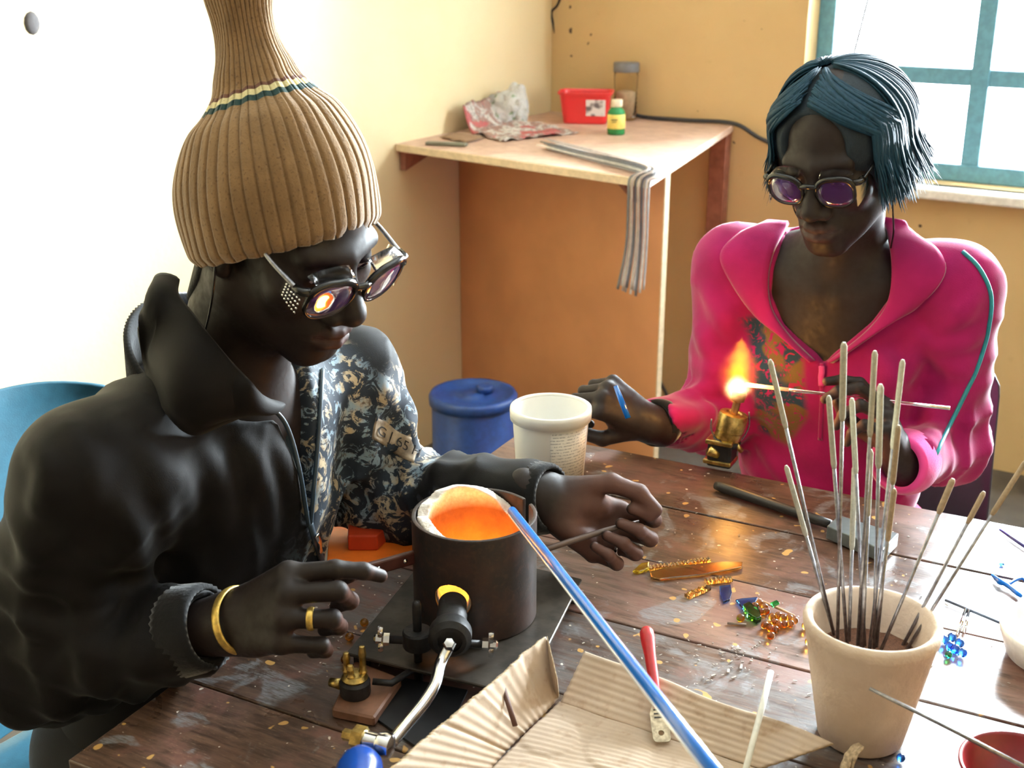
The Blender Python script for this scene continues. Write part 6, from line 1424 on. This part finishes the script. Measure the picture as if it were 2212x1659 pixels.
# green bottle
def T_s(px, py): q = T(px, py, HZ); return np.array([q[0], q[1], SZH])
gc = T_s(1332, 293)+np.array([0, .026, 0]); GB = thing('pill_bottle', 'small green bottle with a yellow label and cream cap on the corner desk', 'bottle', gc)
m = MB(); m.lathe([(0, 0), (.024, 0), (.026, .003), (.026, .060), (.024, .068), (.017, .076), (.0155, .079), (0, .079)], gc, 32); m.build('body', plain('green_bottle_plastic', (.02, .22, .06), .2), GB)
m = MB(); m.lathe([(.0262, .018), (.0267, .0185), (.0267, .058), (.0262, .0585)], gc, 32); m.build('yellow_label', plain('yellow_label', (.80, .62, .15), .5), GB)
m = MB(); m.box(gc+np.array([-.008, -.0262, .044]), .018, .0014, .003, np.eye(3)); m.box(gc+np.array([-.008, -.0262, .038]), .014, .0014, .002, np.eye(3)); m.build('label_print', MT['iron'], GB, False)
m = MB(); m.lathe([(0, .079), (.0165, .079), (.017, .081), (.017, .098), (.0155, .100), (0, .100)], gc, 28); m.build('cap', plain('cream_cap', (.66, .58, .42), .5), GB)
# clear jar
jc = T_s(1352, 262)+np.array([0, .035, 0]); JR = thing('clear_jar', 'tall clear ribbed jar with a grey lid behind the red tub', 'jar', jc)
m = MB(); pr = [(0, 0), (.034, 0), (.037, .004)]
for k in range(6): pr += [(.037, .012+.014*k), (.035, .019+.014*k)]
pr += [(.037, .10), (.0385, .135), (.037, .150), (.034, .153), (.0325, .150), (.036, .134), (.0345, .10), (.033, .008), (0, .006)]
m.lathe(pr, jc, 36); m.build('body', glass('clear_jar_plastic', (.90, .88, .82), .08, 1.2), JR)
m = MB(); m.lathe([(0, .006), (.031, .007), (.032, .05), (.0315, .085), (.02, .09), (0, .091)], jc, 28); m.build('contents', plain('beige_powder', (.60, .46, .32), .9), JR)
m = MB(); m.lathe([(.030, .148), (.0405, .148), (.041, .150), (.041, .174), (.039, .177), (0, .177)], jc, 36); m.build('lid', plain('grey_lid', (.17, .17, .18), .4), JR)
# newspaper: crumpled sheets
t = NT('printed_newspaper'); v = t.coord(); n = t.noise(v, 28, 4, .6, .8); n2 = t.noise(v, 150, 3); n3 = t.noise(v, 16, 2); c = t.mix(t.val(n, .45, .55), (.52, .47, .42), (.34, .20, .16)); c = t.mix(t.val(n3, .54, .60), c, (.45, .10, .09)); c = t.mix(t.math('MULTIPLY', t.val(n2, .5, .6), .6), c, (.13, .12, .11)); t.set(Base_Color=c, Roughness=.8); MT['news'] = t.m
def crumple(name, quad, lift, nu, nv, mat, label, seed, amp, cat='newspaper'):
    a, b, c, d = [T_s(*q) for q in quad]; V = []; F = []; U, W_ = np.meshgrid(np.linspace(0, 1, nu), np.linspace(0, 1, nv), indexing='ij')
    G = (a*(1-U[..., None])+b*U[..., None])*(1-W_[..., None])+(d*(1-U[..., None])+c*U[..., None])*W_[..., None]
    h = np.abs(vnoise(G.reshape(-1, 3), 45, seed)+.6*vnoise(G.reshape(-1, 3), 110, seed+1)).reshape(nu, nv)*amp+lift(U, W_); G[..., 2] += .0025+h
    V = np.vstack([G.reshape(-1, 3), (G-[0, 0, .0016]).reshape(-1, 3)]); M = nu*nv
    for i in range(nu-1):
        for j in range(nv-1): q = [i*nv+j, (i+1)*nv+j, (i+1)*nv+j+1, i*nv+j+1]; F += [q, [x+M for x in q[::-1]]]
    rim = [i*nv for i in range(nu)]+[(nu-1)*nv+j for j in range(1, nv)]+[i*nv+nv-1 for i in range(nu-2, -1, -1)]+[j for j in range(nv-2, 0, -1)]
    for i in range(len(rim)): x, y = rim[i], rim[(i+1) % len(rim)]; F.append([x, x+M, y+M, y])
    return tag(obj(name, V, F, mat, None, loc=(a+c)/2), label, cat)
crumple('newspaper', [(1000, 288), (1085, 308), (1250, 290), (1090, 264)], lambda U, W_: .075*np.clip(1-U*4.2, 0, 1)**1.5+.012*W_*(1-U), 40, 24, MT['news'], 'crumpled coloured newspaper under the clear plastic bag', 3, .022)
crumple('card_scrap', [(950, 300), (1010, 310), (1045, 303), (985, 291)], lambda U, W_: .006*W_, 10, 6, plain('brown_card', (.28, .17, .10), .8), 'small brown card scrap in front of the newspaper', 8, .006, 'card')
a, b = T_s(922, 313), T_s(1008, 317); ax = nrm(b-a); m = MB(); m.box((a+b)/2+[0, 0, .005], np.linalg.norm(b-a), .026, .009, [ax, [-ax[1], ax[0], 0], [0, 0, 1]]); tag(bevel(m.build('metal_bar', plain('grey_green_bar', (.16, .16, .12), .5), None, False, loc=(a+b)/2), .002, 1), 'grey flat bar lying near the left front edge of the desk', 'bar')
# crumpled plastic bag
bc = T_s(1100, 272); 
bagf = lambda p: ell(bc+[0, 0, .052], (.060, .050, .056))(p)-.017*np.abs(vnoise(p, 60, 41))-.010*np.abs(vnoise(p, 130, 42))-.004*np.abs(vnoise(p, 300, 43))+.012
V, F = mesh_sdf(lambda p: np.maximum(uni(.02, bagf, ell(bc+[.022, .0, .09], (.026, .022, .035)), ell(bc+[-.05, .0, .025], (.05, .045, .026)))(p)-.012*np.abs(vnoise(p, 90, 44)), -(p[:, 2]-SZH-.002)), bc-[.17, .13, .01], bc+[.15, .13, .19], .0036)
t = NT('crumpled_clear_film'); v = t.coord(); n = t.noise(v, 70, 4); n2 = t.noise(v, 35, 3); t.set(Base_Color=t.mix(t.val(n2, .60, .68), (.86, .87, .84), (.34, .46, .26)), Roughness=.12, Transmission_Weight=.45, IOR=1.3); t.bump(n, 1., .01)
tag(sharp(obj('plastic_bag', V, F, t.m, None, loc=bc), 20), 'crumpled clear plastic bag lying on the newspaper', 'bag')
# bundle of strips draped over the front edge
a0 = T_s(1190, 322); a1 = T_s(1300, 352); e1 = T_s(1398, 372); fn = np.array([ax[1], -ax[0], 0]); nfr = nrm((sB-sA)*[1, 1, 0]); fn = np.array([nfr[1], -nfr[0], 0])
edge = sB-nfr*.014; DR = thing('strip_bundle', 'bundle of grey and white strips draped over the front corner of the desk', 'strips', edge*[1, 1, 0]+[0, 0, SZH])
cols = [plain('grey_strip', (.34, .33, .32), .6), plain('white_strip', (.80, .78, .72), .6), plain('dark_strip', (.16, .16, .17), .5), plain('brown_grey_strip', (.38, .32, .28), .6)]
hang0 = P(1400, 615, edge[1]-.03)
for k in range(11):
    s_ = (k-5)/5; lay = .0035+.0068*(k % 4); off = np.array([0, 0, lay+.001])
    w_ = .0035; lat = nrm(np.cross(fn, [0, 0, 1]))
    up_pt = (a0 if k % 3 else a0-nfr*.03)+[0, 0, lay]+fn*(s_*.025)
    p = [up_pt, up_pt*.5+a1*.5+[0, 0, lay*.5]+fn*s_*.012, a1+[0, 0, lay]+fn*s_*.022, edge+lat*-s_*.02*-1-fn*.02+[0, 0, lay+.002], edge+lat*s_*.024+fn*(.010+lay)+[0, 0, -.002+lay*.3], edge+lat*s_*.024+fn*(.014+lay)+[0, 0, -.05], edge+lat*s_*.026-nfr*.004+fn*(.012+lay*.8)+[0, 0, -.16], edge+lat*s_*.034-nfr*.014+fn*(.014+lay)+[0, 0, -.262-.008*(k % 3)]]
    m = MB(); m.tube(spline(p, 44), .0048, 8, flat=.38, up=[0, 0, 1]); m.build('strip', cols[k % 4], DR)
# black cable along the back wall
pts = [on_back(1372, 240, .03), on_back(1400, 252, .03), on_back(1490, 262, .03), on_back(1590, 277, .025), on_back(1645, 296, .02), on_back(1720, 330, .02)]
for p in pts[:4]: p[2] = max(p[2], HZ+.008)
m = MB(); m.tube(spline(pts, 40), .0065, 8); tag(m.build('power_cable', plain('black_cable', (.03, .03, .035), .5), None, loc=pts[2]), 'black cable running along the back wall behind the desk top', 'cable')
pts = [on_back(1422, 788, .03), on_back(1440, 815, .05), on_back(1455, 838, .06), on_back(1466, 870, .06), on_back(1500, 940, .05)]
m = MB(); m.tube(spline(pts, 30), .006, 8); tag(m.build('floor_cable', plain('dark_grey_cable', (.05, .045, .045), .5), None, loc=pts[2]), 'dark cable curving down beside the orange panel', 'cable')
# blue drum on the floor
DY = 2.98; dt_ = P(1022, 848, DY); dr = .108; DRM = thing('drum', 'blue plastic drum standing on the floor before the orange panel', 'drum', (dt_[0], dt_[1], .001)); dz = dt_[2]
MT['drum'] = plain('blue_drum_plastic', (.015, .055, .22), .4, var=.15)
m = MB(); m.lathe([(0, 0), (dr-.006, 0), (dr, .008), (dr, dz*.45), (dr+.004, dz*.46), (dr+.004, dz*.50), (dr, dz*.51), (dr, dz-.03), (dr-.003, dz-.024)], [dt_[0], dt_[1], .001], 48); m.build('body', MT['drum'], DRM)
m = MB(); m.lathe([(dr-.004, dz-.028), (dr+.006, dz-.028), (dr+.007, dz-.008), (dr+.003, dz), (dr-.008, dz+.001), (dr-.012, dz-.008), (.03, dz-.009), (.028, dz-.004), (0, dz-.004)], [dt_[0], dt_[1], .001], 48); m.build('lid', MT['drum'], DRM)
m = MB(); m.lathe([(0, dz-.006), (.022, dz-.006), (.022, dz+.010), (.018, dz+.012), (0, dz+.012)], [dt_[0]+.03, dt_[1]+.02, .001], 20); m.build('bung', MT['drum'], DRM)
# ================================================================== moulded chairs
def chair(name, label, pel, fw, mat, legmat, back_h=.86, wid=.44, tilt=.09):
    fw = nrm(fw*np.array([1, 1, 0])); rt = np.array([fw[1], -fw[0], 0]); b = pel*[1, 1, 0]
    CH = thing(name, label, 'chair', b); SH = .44
    q = lambda x, y, z: b+rt*x+fw*y+[0, 0, z]
    def grid(name_, fn, nu, nv, th):
        U, W_ = np.meshgrid(np.linspace(-1, 1, nu), np.linspace(0, 1, nv), indexing='ij'); G = np.array([[fn(U[i, j], W_[i, j]) for j in range(nv)] for i in range(nu)])
        gu = np.gradient(G, axis=0); gv = np.gradient(G, axis=1); N = np.cross(gu, gv); N /= np.linalg.norm(N, axis=2)[..., None]+1e-9
        V = np.vstack([G.reshape(-1, 3), (G-N*th).reshape(-1, 3)]); M = nu*nv; F = []
        for i in range(nu-1):
            for j in range(nv-1): k = [i*nv+j, (i+1)*nv+j, (i+1)*nv+j+1, i*nv+j+1]; F += [k, [x+M for x in k[::-1]]]
        rim = [i*nv for i in range(nu)]+[(nu-1)*nv+j for j in range(1, nv)]+[i*nv+nv-1 for i in range(nu-2, -1, -1)]+[j for j in range(nv-2, 0, -1)]
        for i in range(len(rim)): x, y = rim[i], rim[(i+1) % len(rim)]; F.append([x, x+M, y+M, y])
        o = obj(name_, V, F, mat, CH); return bevel(o, .003, 2)
    def seat(u, w):
        e = abs(u); y = -.20+.42*w; hw = wid/2*(1-.06*w); x = u*hw
        return q(x, y*(1-.0*e), SH+.012*e**2.5-.030*max(0, w-.8)**1*3*.4+.01*(1-w))
    grid('seat', seat, 17, 15, .006)
    def back(u, w):
        hw = wid/2*(1-.10*w)*(1-.28*max(0, w-.80)**2/.04); z = SH+.02+(back_h-SH-.02)*w*(1-.05*abs(u)**3*w)
        return q(u*hw, -.205-tilt*w+.050*abs(u)**2.2, z)
    grid('back', back, 21, 19, .006)
    for sx in (-1, 1):
        for y0, y1 in ((.18, .22), (-.18, -.25)):
            m = MB(); m.tube([q(sx*wid*.40, y0, SH-.004), q(sx*wid*.46, y1, .004)], .011, 10); m.build('leg', legmat, CH)
        m = MB(); m.tube([q(sx*wid*.42, .17, SH-.02), q(sx*wid*.42, -.19, SH-.02)], .009, 8); m.build('seat_rail', legmat, CH)
    return CH
MT['chair_blue'] = plain('teal_blue_chair_plastic', (.022, .095, .14), .38, var=.08, bump=.15, bs=500); MT['chair_black'] = plain('black_chair_plastic', (.016, .020, .028), .42, var=.1, bump=.15, bs=500)
chair('plastic_chair', 'teal blue moulded chair under the person in the tan beanie', m_pel-m_fw*.03+m_rt*.0, m_fw, MT['chair_blue'], MT['iron'], .90, .50)
chair('plastic_chair', 'black moulded chair behind the person in magenta', w_pel-w_fw*.07, w_fw, MT['chair_black'], MT['iron'], .81, .46)
